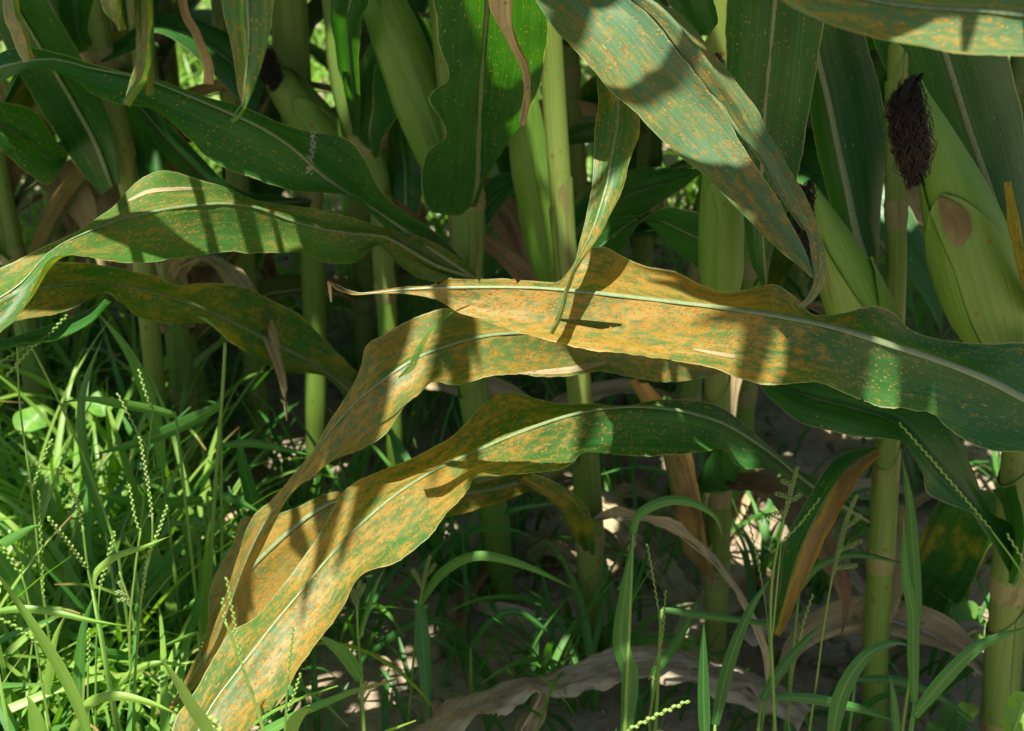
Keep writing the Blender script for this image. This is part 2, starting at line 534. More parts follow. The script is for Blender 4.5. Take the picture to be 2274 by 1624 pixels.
def tube_mesh(name, pts, rad, sides=6, org=None, flat=1.0, cap=True, upv=None):
    """tube along world points, radius per point; 'flat' squeezes one axis"""
    p = np.asarray(pts, dtype=float)
    n = len(p)
    r = np.broadcast_to(np.asarray(rad, dtype=float), (n,))
    tg = np.gradient(p, axis=0)
    tg /= np.linalg.norm(tg, axis=1)[:, None] + 1e-9
    along = np.concatenate([[0], np.cumsum(np.linalg.norm(np.diff(p, axis=0), axis=1))])
    up = np.array((0.0, -1.0, 0.3)) if upv is None else None
    V, um = [], []
    for i in range(n):
        b = np.cross(tg[i], up if upv is None else upv[i])
        b /= np.linalg.norm(b) + 1e-9
        c = np.cross(b, tg[i])
        for j in range(sides + 1):
            a = 2 * math.pi * j / sides
            V.append(p[i] + r[i] * (b * math.cos(a) + c * math.sin(a) * flat))
            um.append((a * max(r[i], 0.004), along[i]))
    m = sides + 1
    F = [(i * m + j, i * m + j + 1, (i + 1) * m + j + 1, (i + 1) * m + j) for i in range(n - 1) for j in range(sides)]
    if cap:
        F.append(tuple(range(sides))[::-1])
        F.append(tuple((n - 1) * m + j for j in range(sides)))
    V = np.array(V)
    if org is not None:
        V = V - np.asarray(org)
    un = [(0.0, i / (n - 1)) for i in range(n) for j in range(m)]
    return mesh(name, V, F, um, un)


TRACED = []      # objects that the light pattern is measured on


def midrib(leaf_ob, Mi, Lr, w0, w1, org, mat='rib', fold=0.0):
    Mi = np.asarray(Mi)
    n = len(Mi)
    k = max(2, n // 3)
    idx = np.linspace(0, n - 1, k).astype(int)
    tg = np.gradient(Mi, axis=0)
    nn = np.cross(np.asarray(Lr[1]) - np.asarray(Lr[0]), tg)
    nn /= np.linalg.norm(nn, axis=1)[:, None] + 1e-9
    wd = np.minimum(np.linalg.norm(np.asarray(Lr[0]) - Mi, axis=1), np.linalg.norm(np.asarray(Lr[1]) - Mi, axis=1))
    Mi = Mi - nn * (fold * np.minimum(1.0, wd / 0.03))[:, None]
    me = tube_mesh('midrib', Mi[idx], np.minimum(np.linspace(w0, w1, n) / 2, wd * 0.22 + 0.0001)[idx], 8, org, flat=0.45, upv=nn[idx])
    return link('midrib', me, mat, leaf_ob)


class Plant:
    """a corn plant: the Empty stands at the foot of its stalk"""

    def __init__(self, base, label, group=None):
        self.base = Vector((base[0], base[1], 0))
        self.root = empty('corn_plant', self.base, label, 'corn plant', group)
        self.leaves = []

    def stalk(self, pts, rads, mat='stalk', nodes=(), top=2.05, rtop=0.009):
        pts = [Vector(p) for p in pts]
        pts = sorted(pts, key=lambda p: -p.z)
        rads = list(rads)
        a, b = pts[0], pts[-1]
        up = (a - b).normalized()
        if up.z < 0.8:
            up = Vector((up.x * 0.4, up.y * 0.4, 1)).normalized()
        hi = [a + up * (top - a.z) * f for f in (1.0, 0.6, 0.25)]
        lo = Vector((self.base.x, self.base.y, -0.02))
        full = hi + pts + [b.lerp(lo, 0.5) if b.z > 0.15 else b.lerp(lo, 0.3), lo]
        rr = [rtop, rads[0] * 0.75, rads[0]] + rads + [rads[-1] * 1.02, rads[-1] * 1.05]
        d = resample([(*p, r) for p, r in zip(full, rr)], 90)
        me = tube_mesh('stalk', d[:, :3], d[:, 3], 16, self.base, flat=0.9)
        self.axis = d
        s = link('stalk', me, mat, self.root)
        TRACED.append((s, self.base))
        for z in nodes:
            i = int(np.argmin(abs(d[:, 2] - z)))
            r = d[i, 3]
            tg = d[max(i - 1, 0), :3] - d[min(i + 1, 89), :3]
            tg /= np.linalg.norm(tg)
            prof = [(-0.014, 1.02), (-0.008, 1.09), (-0.002, 1.17), (0.003, 1.12), (0.006, 1.19), (0.012, 1.08), (0.02, 1.03)]
            me = tube_mesh('node', [d[i, :3] + tg * h for h, k in prof], [r * k for h, k in prof], 16, self.base, flat=0.9, cap=False)
            link('node', me, 'node', s)
            lo_, hi_ = z + 0.004, z + 0.125
            zs = np.linspace(lo_, hi_, 12)
            V, um, un = [], [], []
            rot = -1.2 + 2.4 * ((z * 37.7 + self.base.x * 11.3) % 1.0)
            for q, zq in enumerate(zs):
                i2 = int(np.argmin(abs(d[:, 2] - zq)))
                c = np.array([np.interp(zq, d[::-1, 2], d[::-1, j]) for j in range(3)])
                r2 = np.interp(zq, d[::-1, 2], d[::-1, 3]) * (1.07 - 0.04 * q / 11)
                for j in range(21):
                    a_ = rot - math.pi / 2 + 0.12 + (6.283 - 0.05) * j / 20
                    fl = 1 + 0.06 * (j / 20) ** 6 + 0.03 * (1 - j / 20) ** 8 * (q / 11)
                    zo = 0.02 * math.cos(a_ * 1.0 - rot) * (q / 11) ** 2
                    V.append((c[0] + r2 * fl * math.cos(a_) - self.base.x, c[1] + r2 * fl * 0.92 * math.sin(a_) - self.base.y, c[2] + zo))
                    um.append((a_ * r2, zq))
                    un.append((j / 10 - 1, q / 11))
            F = [(q * 21 + j, q * 21 + j + 1, (q + 1) * 21 + j + 1, (q + 1) * 21 + j) for q in range(11) for j in range(20)]
            link('sheath', mesh('sheath', V, F, um, un), 'sheath', s)
        return s

    def point(self, z):
        d = self.axis
        i = int(np.argmin(abs(d[:, 2] - z)))
        return Vector(d[i, :3])

    def leaf(self, mat, L, R, Y, Mi=None, dl=0.025, dr=-0.02, n=70, nc=6, bow=0.005, ruffle=0.004, fine=0.0008, seed=None,
             rib=(0.006, 0.0015), ribmat='rib', label=None, holes=None, fold=0.002, ym=0.0, name='leaf'):
        """edges traced on the photograph, each with its own distance"""
        seed = len(self.leaves) + 3.7 * self.base.x if seed is None else seed
        l2, r2 = resample(L, n), resample(R, n)
        m2 = (l2 + r2) / 2 if Mi is None else resample(Mi, n)
        Yc = lerpl(Y, n)
        yl, yr = Yc + lerpl(dl, n), Yc + lerpl(dr, n)
        Lw = np.array([P(a[0], a[1], y) for a, y in zip(l2, yl)])
        Rw = np.array([P(a[0], a[1], y) for a, y in zip(r2, yr)])
        Mw = np.array([P(a[0], a[1], y) for a, y in zip(m2, Yc + ym)])
        return self.add(mat, Lw, Mw, Rw, nc, bow, ruffle, fine, seed, rib, ribmat, label, holes, fold, name)

    def add(self, mat, Lw, Mw, Rw, nc=5, bow=0.005, ruffle=0.004, fine=0.0008, seed=0, rib=(0.006, 0.0015), ribmat='rib',
            label=None, holes=None, fold=0.002, name='leaf', traced=True):
        me = blade_mesh(name, Lw, Mw, Rw, nc, bow, ruffle, fine, seed, 22, self.base, holes, fold)
        o = link(name, me, mat, self.root)
        if rib:
            midrib(o, Mw, (Lw, Rw), rib[0], rib[1], self.base, ribmat, fold)
        if label:
            o['label'] = label
        self.leaves.append(o)
        if traced:
            TRACED.append((o, self.base))
        return o


def arc_rows(base, az, elev, length, width, droop, n=18, twist=0.0, roll=0.0, sway=0.0):
    """rows of a free corn leaf: rises from the stalk, arches and hangs"""
    p = Vector(base)
    L, Mi, R = [], [], []
    st = length / (n - 1)
    for i in range(n):
        t = i / (n - 1)
        e = elev - droop * t ** 1.4
        a = az + sway * t
        d = Vector((math.sin(a) * math.cos(e), math.cos(a) * math.cos(e), math.sin(e)))
        side = d.cross(Vector((0, 0, 1)))
        side = side.normalized() if side.length > 1e-4 else Vector((1, 0, 0))
        up = side.cross(d)
        ro = roll + twist * t
        sv = side * math.cos(ro) + up * math.sin(ro)
        w = width * (min(1.0, 0.45 + 2.2 * t) if t < 0.25 else 1.0) * (1 - max(0.0, (t - 0.35) / 0.65) ** 1.8) * 0.5 + 0.0006
        Mi.append(p.copy())
        vv = up * (w * 0.28)
        L.append(p - sv * w + vv)
        R.append(p + sv * w + vv)
        p = p + d * st
    return np.array(L), np.array(Mi), np.array(R)

# ------------------------------------------------------------------ ground
rng = random.Random(11)


def gz(x, y):
    return 0.018 * mnoise.noise((x * 3.1, y * 3.1, 0.3)) + 0.008 * mnoise.noise((x * 11, y * 11, 1.7)) - 0.006


def build_ground():
    xs = sorted(set([-200, -60, -20, -8, -4] + [round(-2.4 + i * 0.04, 3) for i in range(121)] + [4, 8, 20, 60, 200]))
    ys = sorted(set([-200, -60, -20, -6, -2, 0] + [round(0.3 + i * 0.04, 3) for i in range(130)] + [7, 9, 14, 30, 80, 250]))
    V = [(x, y, gz(x, y) if (abs(x) < 3 and 0.2 < y < 6) else -0.01) for y in ys for x in xs]
    n = len(xs)
    F = [(j * n + i, j * n + i + 1, (j + 1) * n + i + 1, (j + 1) * n + i) for j in range(len(ys) - 1) for i in range(n - 1)]
    o = link('ground', mesh('ground', V, F), 'soil')
    o['kind'] = 'structure'
    o['label'] = 'dry pale brown soil under the corn'


build_ground()

# ------------------------------------------------------------------ traced corn plants, and two unseen ones added for shade
def px_stalk(pl, rows, Y, **kw):
    """rows: (x, y, width in picture pixels)"""
    pts, rads = [], []
    for x, y, w in rows:
        p = P(x, y, Y)
        d = p.y * CP - (p.z - CAM_Z) * SP
        pts.append(p)
        rads.append(w / 2 / FPX * d)
    return pl.stalk(pts, rads, **kw)


def plant_at(x, y, Y, label, group=None):
    p = P(x, y, Y)
    return Plant((p.x, p.y), label, group)


def zat(y, Y):
    return P(W / 2, y, Y).z


p4 = plant_at(1112, 1345, 1.40, 'corn plant whose wavy backlit leaf rises in front of two smooth husked ears')
px_stalk(p4, [(1035, 460, 78), (1032, 620, 74), (1055, 900, 60), (1095, 1120, 62), (1112, 1300, 60)], 1.40, nodes=(zat(640, 1.4), zat(1060, 1.4), zat(470, 1.4)))
p5 = plant_at(1312, 1440, 1.29, 'corn plant carrying the long grey-green rusted leaf split at its tip')
px_stalk(p5, [(1255, 560, 50), (1285, 850, 55), (1300, 1020, 58), (1310, 1200, 60), (1312, 1400, 58)], 1.29, mat='stalk_spot', nodes=(zat(1190, 1.29), zat(700, 1.29)))
p6 = plant_at(1590, 1480, 1.26, 'corn plant with a drying brown leaf hanging down its pale stalk')
px_stalk(p6, [(1600, 420, 62), (1598, 640, 60), (1592, 850, 56), (1594, 1100, 55), (1592, 1300, 52), (1590, 1450, 50)], 1.26, mat='stalk_pale', nodes=(zat(1290, 1.26), zat(1085, 1.26)))
p7 = plant_at(1943, 1640, 1.15, 'corn plant with a half withered leaf and two ears with dark silk')
px_stalk(p7, [(1992, 150, 44), (1990, 430, 46), (1988, 640, 48), (1968, 1020, 56), (1945, 1420, 58), (1943, 1600, 56)], 1.15, nodes=(zat(450, 1.15), zat(1245, 1.15)))
p8 = plant_at(2222, 1690, 1.10, 'corn plant with brown spotted lower stalk and a dark arching leaf')
px_stalk(p8, [(2300, 700, 70), (2262, 1000, 72), (2245, 1250, 76), (2225, 1500, 78), (2220, 1624, 76)], 1.10, mat='stalk_spot', nodes=(zat(1600, 1.1), zat(1290, 1.1)))
p9 = Plant((0.62, 1.10), 'corn plant sending a broad rusted leaf out in front of the ears')
p9.stalk([(0.63, 1.10, 0.75), (0.625, 1.10, 0.4), (0.62, 1.10, 0.1)], [0.013, 0.015, 0.016], nodes=(0.35, 0.55))
p3 = plant_at(880, 1130, 1.62, 'corn plant behind, with slim stalk and yellow blotched low leaf')
px_stalk(p3, [(730, -40, 42), (748, 120, 44), (775, 260, 44), (838, 380, 50), (850, 560, 46), (862, 740, 44), (872, 950, 46)], 1.60, nodes=(zat(315, 1.6), zat(640, 1.6)))
p1 = plant_at(345, 900, 1.62, 'corn plant with a leaning yellowish stalk and drooping blue-green leaves')
px_stalk(p1, [(185, -40, 80), (215, 130, 74), (250, 260, 66), (285, 390, 56), (310, 520, 50), (330, 700, 46)], 1.55, mat='stalk_pale', nodes=(zat(110, 1.55),))
p2 = plant_at(705, 1060, 1.72, 'corn plant behind, with a stout pale green stalk beside a dark-tipped ear')
px_stalk(p2, [(640, 0, 84), (650, 150, 80), (668, 300, 66), (690, 480, 56), (698, 690, 52), (702, 900, 50)], 1.70, nodes=(zat(420, 1.7),))
p10 = plant_at(1288, 950, 1.85, 'dim yellowish corn stalk seen in the gap between two ears')
px_stalk(p10, [(1255, 120, 60), (1270, 300, 56), (1285, 520, 52), (1288, 800, 50)], 1.85, mat='stalk_pale', nodes=(zat(180, 1.85),))
p11 = plant_at(545, 980, 1.95, 'slender corn stalk standing in the gap below the sunlit rusted leaf')
px_stalk(p11, [(530, 300, 46), (542, 560, 44), (548, 700, 42), (546, 900, 42)], 1.95, mat='stalk_pale', nodes=(zat(610, 1.95),))
p12 = plant_at(455, 1010, 1.75, 'leaning pale dry corn stalk rising behind the tall grass')
px_stalk(p12, [(370, 560, 40), (405, 720, 46), (440, 860, 46), (452, 960, 44)], 1.75, mat='stalk_pale', nodes=())
p13 = Plant((-0.80, 1.30), 'corn plant at the grassy edge with an arching leaf tip')
p13.stalk([(-0.80, 1.30, 0.8), (-0.80, 1.30, 0.1)], [0.013, 0.016], nodes=(0.3, 0.55))

p14 = Plant((-0.62, 0.84), 'unseen corn plant added at the near end of the row, its upper leaves shading the grass')  # added out of frame on the left to carry shading leaves
p14.stalk([(-0.62, 0.84, 0.8), (-0.62, 0.84, 0.1)], [0.013, 0.016], nodes=(0.3, 0.55))
p15 = Plant((0.70, 0.78), 'unseen corn plant added at the near end of the row, its upper leaves shading the ears')  # unseen plant on the right, put in as host for shading leaves
p15.stalk([(0.70, 0.78, 0.8), (0.70, 0.78, 0.1)], [0.013, 0.016], nodes=(0.3, 0.55))

# --- p4: the two long leaves that reach left, and the backlit one
p4.leaf('leaf_fleck',
        L=[(1060, 612), (1000, 548), (960, 508), (900, 470), (845, 430), (815, 365), (770, 308), (690, 292), (592, 260), (500, 228), (400, 192), (300, 166), (200, 142), (110, 118), (50, 108), (0, 122), (-90, 170)],
        R=[(1040, 625), (960, 600), (900, 560), (850, 500), (800, 442), (740, 430), (650, 424), (574, 402), (500, 374), (452, 345), (423, 312), (375, 276), (335, 245), (265, 230), (205, 205), (170, 178), (80, 150), (0, 185), (-80, 230)],
        Mi=[(1055, 618), (960, 555), (880, 500), (771, 430), (714, 391), (646, 330), (574, 284), (484, 244), (395, 208), (312, 177), (200, 154), (110, 132), (0, 150), (-90, 200)],
        Y=[1.37, 1.33, 1.28, 1.24, 1.20, 1.17, 1.14, 1.12, 1.10, 1.10], dl=[0.01, 0.04, 0.045, 0.03, 0.02], dr=[-0.01, -0.02, -0.03, -0.015, 0.01], n=110, nc=7, rib=(0.005, 0.0025),
        label='blue-green arching leaf with folded yellow underside at its far end')
p4.leaf('leaf_mid',
        L=[(1062, 612), (1000, 560), (930, 525), (880, 512), (850, 505), (800, 490), (740, 475), (640, 456), (560, 440), (480, 411), (410, 391), (358, 384), (312, 400), (275, 432), (240, 470), (170, 514), (60, 572), (0, 598), (-110, 650)],
        R=[(1045, 622), (960, 625), (900, 600), (860, 560), (835, 545), (800, 575), (770, 586), (715, 582), (690, 566), (620, 560), (560, 560), (500, 556), (400, 572), (310, 586), (230, 580), (150, 571), (106, 578), (80, 615), (45, 690), (0, 738), (-100, 800)],
        Mi=[(1055, 618), (970, 590), (900, 550), (852, 525), (800, 520), (720, 510), (640, 490), (560, 462), (480, 455), (390, 464), (300, 482), (220, 510), (120, 560), (40, 640), (-100, 720)],
        Y=[1.37, 1.32, 1.26, 1.20, 1.14, 1.08, 1.03, 0.98, 0.95, 0.92], dl=[0.0, 0.01, 0.02, 0.04, 0.05, 0.045, 0.03], dr=[0.0, -0.01, -0.03, -0.04, -0.045, -0.03, -0.01], n=120, nc=8, rib=(0.0035, 0.0015), ruffle=0.005,
        label='broad green leaf with orange rust specks, pale sunlit hump and rolled lower edge')
p4.leaf('leaf_fleck',
        L=[(992, 474), (955, 470), (938, 430), (936, 380), (950, 342), (988, 306), (985, 275), (962, 240), (952, 214), (990, 186), (993, 150), (975, 100), (968, 40), (960, -40), (975, -200), (1050, -380)],
        R=[(1064, 446), (1075, 405), (1100, 360), (1130, 310), (1160, 270), (1190, 222), (1205, 170), (1212, 110), (1218, 50), (1225, -30), (1210, -200), (1110, -380)],
        Mi=[(1050, 462), (1062, 400), (1065, 300), (1070, 200), (1078, 100), (1085, 0), (1090, -150), (1080, -380)],
        Y=[1.36, 1.28, 1.20, 1.13, 1.06, 1.0, 0.95, 0.92], dl=[0.01, 0.03, -0.01, 0.03, 0.0, 0.03], dr=[-0.01, 0.03, 0.02, 0.03, 0.04, 0.03], n=90, nc=8, rib=(0.006, 0.004), fold=0.004,
        label='dark leaf with wavy edges glowing yellow-green where the sun shines through')
p4.leaf('dry_tan', L=[(1088, -120), (1090, 0), (1100, 50), (1122, 95), (1146, 135), (1162, 185), (1166, 225), (1155, 278)],
        R=[(1140, -120), (1137, 0), (1131, 50), (1142, 92), (1164, 140), (1172, 190), (1171, 230), (1158, 279)], Y=[0.92, 0.96, 1.0, 1.05], n=40, nc=3, rib=None, ruffle=0.006,
        label='dry tan leaf tip curling down over the backlit leaf')

# --- p3: low leaf with yellow blotches
p3.leaf('leaf_edge_yellow',
        L=[(868, 960), (815, 880), (790, 828), (745, 780), (700, 738), (650, 690), (590, 660), (530, 636), (450, 631), (388, 634), (340, 610), (280, 592), (190, 586), (100, 588), (40, 600), (-60, 640)],
        R=[(862, 990), (790, 930), (765, 880), (735, 840), (680, 830), (640, 824), (590, 806), (530, 771), (480, 733), (450, 718), (360, 716), (300, 700), (262, 672), (235, 653), (170, 684), (100, 704), (40, 718), (-50, 740)],
        Mi=[(866, 972), (790, 885), (740, 842), (680, 800), (600, 760), (520, 718), (430, 680), (330, 650), (230, 632), (130, 637), (60, 650), (-55, 690)],
        Y=[1.60, 1.52, 1.45, 1.38, 1.30, 1.22, 1.16, 1.10, 1.06], dl=[0.0, 0.03, 0.04, 0.04, 0.03], dr=[0.0, -0.03, -0.03, -0.03, -0.02], n=90, nc=6, rib=(0.006, 0.002), ruffle=0.005,
        label='leaf with yellow and orange blotches lying under the sunlit rusted leaf')
p3.leaf('leaf', L=[(240, 660), (180, 700), (100, 730), (0, 752), (-60, 770)], R=[(232, 672), (200, 715), (130, 752), (50, 765), (-60, 790)], Y=[1.12, 1.1, 1.08], n=30, nc=4, rib=None)

# --- p9: the big rusted leaf
p9.leaf('leaf_grad',
        L=[(2690, 1150), (2560, 960), (2420, 800), (2274, 762), (2200, 766), (2100, 756), (2022, 736), (1978, 692), (1935, 681), (1870, 694), (1805, 690), (1762, 652), (1718, 632), (1660, 645), (1612, 651), (1560, 636), (1500, 606), (1440, 594), (1392, 574), (1345, 548), (1306, 550), (1282, 572), (1262, 602), (1235, 626), (1180, 624), (1120, 619), (1060, 621), (985, 620), (955, 634), (900, 636), (840, 645), (800, 650), (765, 645), (733, 624)],
        R=[(2690, 1170), (2560, 1100), (2420, 1040), (2274, 1006), (2210, 1004), (2150, 984), (2104, 950), (2070, 916), (2030, 911), (1950, 905), (1900, 884), (1850, 860), (1810, 852), (1740, 857), (1680, 849), (1600, 824), (1500, 801), (1400, 785), (1300, 775), (1220, 755), (1130, 725), (1060, 704), (1010, 690), (965, 664), (900, 653), (840, 652), (780, 654), (738, 632)],
        Mi=[(2690, 1160), (2560, 1030), (2420, 950), (2274, 888), (2200, 850), (2100, 810), (2000, 776), (1900, 745), (1800, 720), (1700, 701), (1600, 688), (1500, 676), (1400, 664), (1300, 652), (1200, 645), (1100, 640), (1000, 639), (900, 643), (800, 651), (735, 627)],
        Y=[1.10, 1.04, 0.99, 0.96, 0.93, 0.91, 0.89, 0.88, 0.87, 0.865, 0.86], dl=[0.0, 0.03, 0.045, 0.04, 0.045, 0.05, 0.035, 0.006, 0.0], dr=[0.0, -0.03, -0.045, -0.03, -0.045, -0.045, -0.035, -0.006, 0.0],
        n=420, nc=20, rib=(0.009, 0.0008), ruffle=0.004, bow=0.006,
        holes=[[(1215, 706), (1300, 711), (1400, 721), (1335, 732), (1280, 722)], [(962, 600), (972, 634), (1000, 616)], [(1136, 604), (1149, 630), (1172, 606)], [(1052, 608), (1064, 626), (1076, 610)], [(1478, 815), (1489, 796), (1497, 815)], [(1905, 900), (1916, 884), (1924, 904)]],
        label='broad leaf turned orange with rust towards its torn tip, dark green towards the stalk')
p9.leaf('leaf_mid', L=[(1062, 660), (1000, 690), (950, 738), (920, 785), (905, 815), (884, 838)], R=[(1075, 668), (1010, 690), (955, 748), (935, 785), (917, 822), (888, 836)], Y=[0.872, 0.86, 0.85, 0.85], dl=0.006, dr=-0.004, n=36, nc=2, rib=None, name='torn_strip')
p9.leaf('dry_tan', L=[(765, 646), (745, 634), (728, 623), (728, 640), (732, 668)], R=[(768, 650), (748, 645), (735, 630), (736, 645), (736, 672)], Y=[0.86, 0.855, 0.85], dl=0.004, dr=-0.004, n=20, nc=2, rib=None, name='leaf_tip')
p9.leaf('leaf_grey',
        L=[(2640, -260), (2560, -120), (2420, -60), (2300, -40), (2180, -60), (2050, -60), (1920, -60), (1830, -45), (1745, -30)],
        R=[(2680, -180), (2600, 20), (2450, 110), (2274, 126), (2180, 121), (2100, 114), (1980, 95), (1900, 66), (1830, 36), (1770, 2), (1742, -25)],
        Y=[1.05, 0.88, 0.77, 0.73, 0.71, 0.70, 0.70], dl=[0.02, 0.05, 0.05, 0.03], dr=[-0.01, -0.035, -0.04, -0.03], n=70, nc=8, rib=(0.007, 0.003),
        label='waxy grey-green leaf with rust patches overhanging the ears')

# --- p6: leaf lying under the big one, drooping to the lower left
p6.leaf('leaf_heavy',
        L=[(1600, 790), (1500, 740), (1400, 700), (1300, 690), (1200, 690), (1120, 690), (1040, 690), (985, 684), (910, 714), (858, 745), (815, 769), (800, 820), (772, 880), (742, 930), (700, 1000), (655, 1055), (604, 1106), (560, 1152), (528, 1235), (502, 1320), (472, 1402), (452, 1470)],
        R=[(1605, 828), (1530, 845), (1470, 848), (1400, 836), (1330, 823), (1280, 834), (1200, 838), (1130, 830), (1085, 832), (1040, 848), (1000, 856), (960, 851), (930, 880), (900, 905), (850, 965), (800, 1000), (740, 1030), (690, 1065), (655, 1086), (620, 1140), (588, 1205), (556, 1270), (530, 1335), (505, 1400), (480, 1450), (456, 1474)],
        Mi=[(1602, 812), (1500, 785), (1400, 765), (1300, 748), (1200, 742), (1130, 744), (1060, 753), (990, 772), (920, 802), (860, 842), (800, 890), (742, 955), (690, 1028), (640, 1092), (590, 1160), (550, 1240), (515, 1330), (485, 1410), (455, 1472)],
        Y=[1.23, 1.14, 1.06, 1.0, 0.96, 0.93, 0.92, 0.92, 0.93, 0.94, 0.95], dl=[0.0, 0.02, 0.035, 0.035, 0.03, 0.02, 0.0], dr=[0.0, -0.03, -0.035, -0.03, -0.02, 0.015, 0.0], n=170, nc=9, rib=(0.004, 0.001),
        label='leaf almost wholly orange-brown with rust, drooping to a narrow twisted tip')
p6.leaf('dry_green', L=[(1385, 838), (1420, 885), (1465, 985), (1488, 1080), (1502, 1160), (1525, 1235), (1572, 1284)][::-1], R=[(1440, 848), (1490, 905), (1530, 1000), (1556, 1100), (1572, 1200), (1588, 1288)][::-1],
        Mi=[(1582, 1288), (1560, 1200), (1525, 1060), (1475, 950), (1412, 842)], Y=[1.25, 1.22, 1.2, 1.17], n=50, nc=5, ribmat='rib_dry', ruffle=0.006, label='drying yellow and brown leaf hanging along the stalk')
p6.leaf('leaf', L=[(1630, 1082), (1580, 1095), (1545, 1090), (1552, 1050), (1580, 1010)], R=[(1632, 1066), (1640, 1045), (1650, 1020), (1640, 1000), (1620, 985)], Y=[1.25, 1.21, 1.2], n=24, nc=4, rib=None)

# --- p7: lower leaf, half withered leaf, tall blades
p7.leaf('leaf_low',
        L=[(1950, 1160), (1850, 1085), (1780, 1046), (1720, 1000), (1680, 968), (1640, 936), (1600, 905), (1560, 889), (1500, 889), (1440, 895), (1380, 904), (1300, 899), (1200, 885), (1145, 872), (1108, 876), (1075, 900), (1030, 945), (980, 984), (900, 1020), (830, 1050), (770, 1082), (745, 1112), (720, 1170), (690, 1230), (640, 1292), (560, 1368), (510, 1400), (460, 1480), (420, 1550), (390, 1600), (370, 1700)],
        R=[(1950, 1180), (1850, 1140), (1780, 1095), (1740, 1060), (1700, 1042), (1640, 1040), (1602, 1002), (1560, 1005), (1480, 1012), (1400, 1010), (1320, 1007), (1290, 1010), (1268, 1036), (1236, 1045), (1180, 1050), (1062, 1054), (1040, 1080), (1000, 1130), (950, 1190), (880, 1240), (820, 1270), (796, 1300), (770, 1350), (730, 1400), (700, 1432), (660, 1490), (620, 1560), (580, 1592), (545, 1640), (470, 1720)],
        Mi=[(1950, 1170), (1850, 1110), (1780, 1065), (1700, 1002), (1620, 950), (1540, 921), (1450, 908), (1350, 910), (1250, 930), (1150, 965), (1050, 1010), (960, 1052), (880, 1102), (800, 1170), (730, 1245), (660, 1330), (600, 1402), (540, 1480), (480, 1560), (445, 1624), (420, 1710)],
        Y=[1.15, 1.13, 1.10, 1.06, 1.02, 0.97, 0.92, 0.87, 0.82, 0.78, 0.74, 0.70], dl=[0.0, 0.02, 0.03, 0.035, 0.03, 0.025, 0.02], dr=[0.0, -0.02, -0.03, -0.04, -0.03, -0.02, -0.02], n=170, nc=9, rib=(0.004, 0.0015), ruffle=0.005,
        holes=[[(652, 1362), (690, 1322), (694, 1318), (660, 1356)]],
        label='long green leaf turning orange with rust as it droops to the grass')
p7.leaf('leaf_half', L=[(1948, 992), (1900, 998), (1862, 1016), (1820, 1060), (1780, 1122), (1746, 1200), (1730, 1290), (1721, 1408)], R=[(1950, 1008), (1905, 1062), (1872, 1122), (1850, 1170), (1820, 1232), (1790, 1290), (1760, 1350), (1724, 1410)],
        Y=[1.12, 1.07, 1.05, 1.04, 1.05], n=60, nc=7, rib=(0.003, 0.001), ruffle=0.005, label='hanging leaf green on one side and withered brown on the other')
p7.leaf('leaf', L=[(1930, 640), (1880, 560), (1850, 470), (1820, 360), (1800, 250), (1790, 100), (1785, -60), (1800, -240)][::1], R=[(1950, 600), (1958, 450), (1966, 380), (1975, 310), (1955, 200), (1920, 80), (1880, -60), (1820, -240)],
        Mi=[(1935, 620), (1905, 530), (1882, 420), (1860, 320), (1838, 215), (1815, 120), (1790, -40), (1800, -240)], Y=[1.14, 1.16, 1.18, 1.18, 1.15, 1.1], n=60, nc=6, rib=(0.007, 0.003), dl=0.012, dr=0.012, ym=-0.012, label='upright dark leaf with a thick pale midrib behind the ears')
p7.leaf('leaf_fleck', L=[(1700, 650), (1660, 560), (1645, 420), (1620, 260), (1612, 120), (1615, 0), (1640, -200), (1700, -420)], R=[(1702, 652), (1715, 560), (1765, 420), (1798, 240), (1826, 80), (1838, -30), (1850, -200), (1760, -420)],
        Mi=[(1701, 651), (1690, 460), (1696, 290), (1708, 150), (1722, 0), (1735, -200), (1740, -420)][::1], Y=[1.13, 1.11, 1.09, 1.06, 1.02, 0.98], n=70, nc=6, rib=(0.002, 0.006), dl=0.015, dr=0.005, fold=0.004, label='broad dark flecked leaf hanging down with a thin pale midrib')
p8.leaf('leaf', L=[(2210, 720), (2140, 560), (2080, 400), (2010, 250), (1965, 150), (1930, 60), (1900, -80), (1890, -240)], R=[(2300, 720), (2300, 560), (2285, 420), (2272, 260), (2240, 130), (2200, 20), (2120, -100), (1900, -240)],
        Mi=[(2270, 700), (2230, 520), (2192, 400), (2150, 280), (2110, 150), (2070, 40), (2010, -90), (1895, -240)], Y=[1.14, 1.16, 1.17, 1.15, 1.12, 1.08], n=60, nc=6, rib=(0.007, 0.003), dl=0.012, dr=0.012, ym=-0.012, label='broad dark leaf with pale midrib rising behind the largest ear')
p8.leaf('leaf', L=[(2256, 1298), (2232, 1255), (2200, 1201), (2156, 1142), (2097, 1117), (2058, 1093), (2050, 1052), (2027, 1009), (2000, 978), (1895, 966), (1843, 955), (1784, 939), (1746, 915), (1708, 882), (1680, 845)],
        R=[(2268, 1240), (2245, 1169), (2200, 1138), (2172, 1082), (2150, 1030), (2110, 950), (2050, 900), (1980, 868), (1900, 846), (1800, 835), (1690, 830)],
        Mi=[(2258, 1262), (2150, 1110), (2060, 1010), (1990, 938), (1900, 905), (1800, 880), (1690, 838)], Y=[1.07, 1.04, 1.03, 1.04, 1.07, 1.1], dl=-0.02, dr=0.02, n=70, nc=6, label='very dark arching leaf beneath the broad rusted leaf')
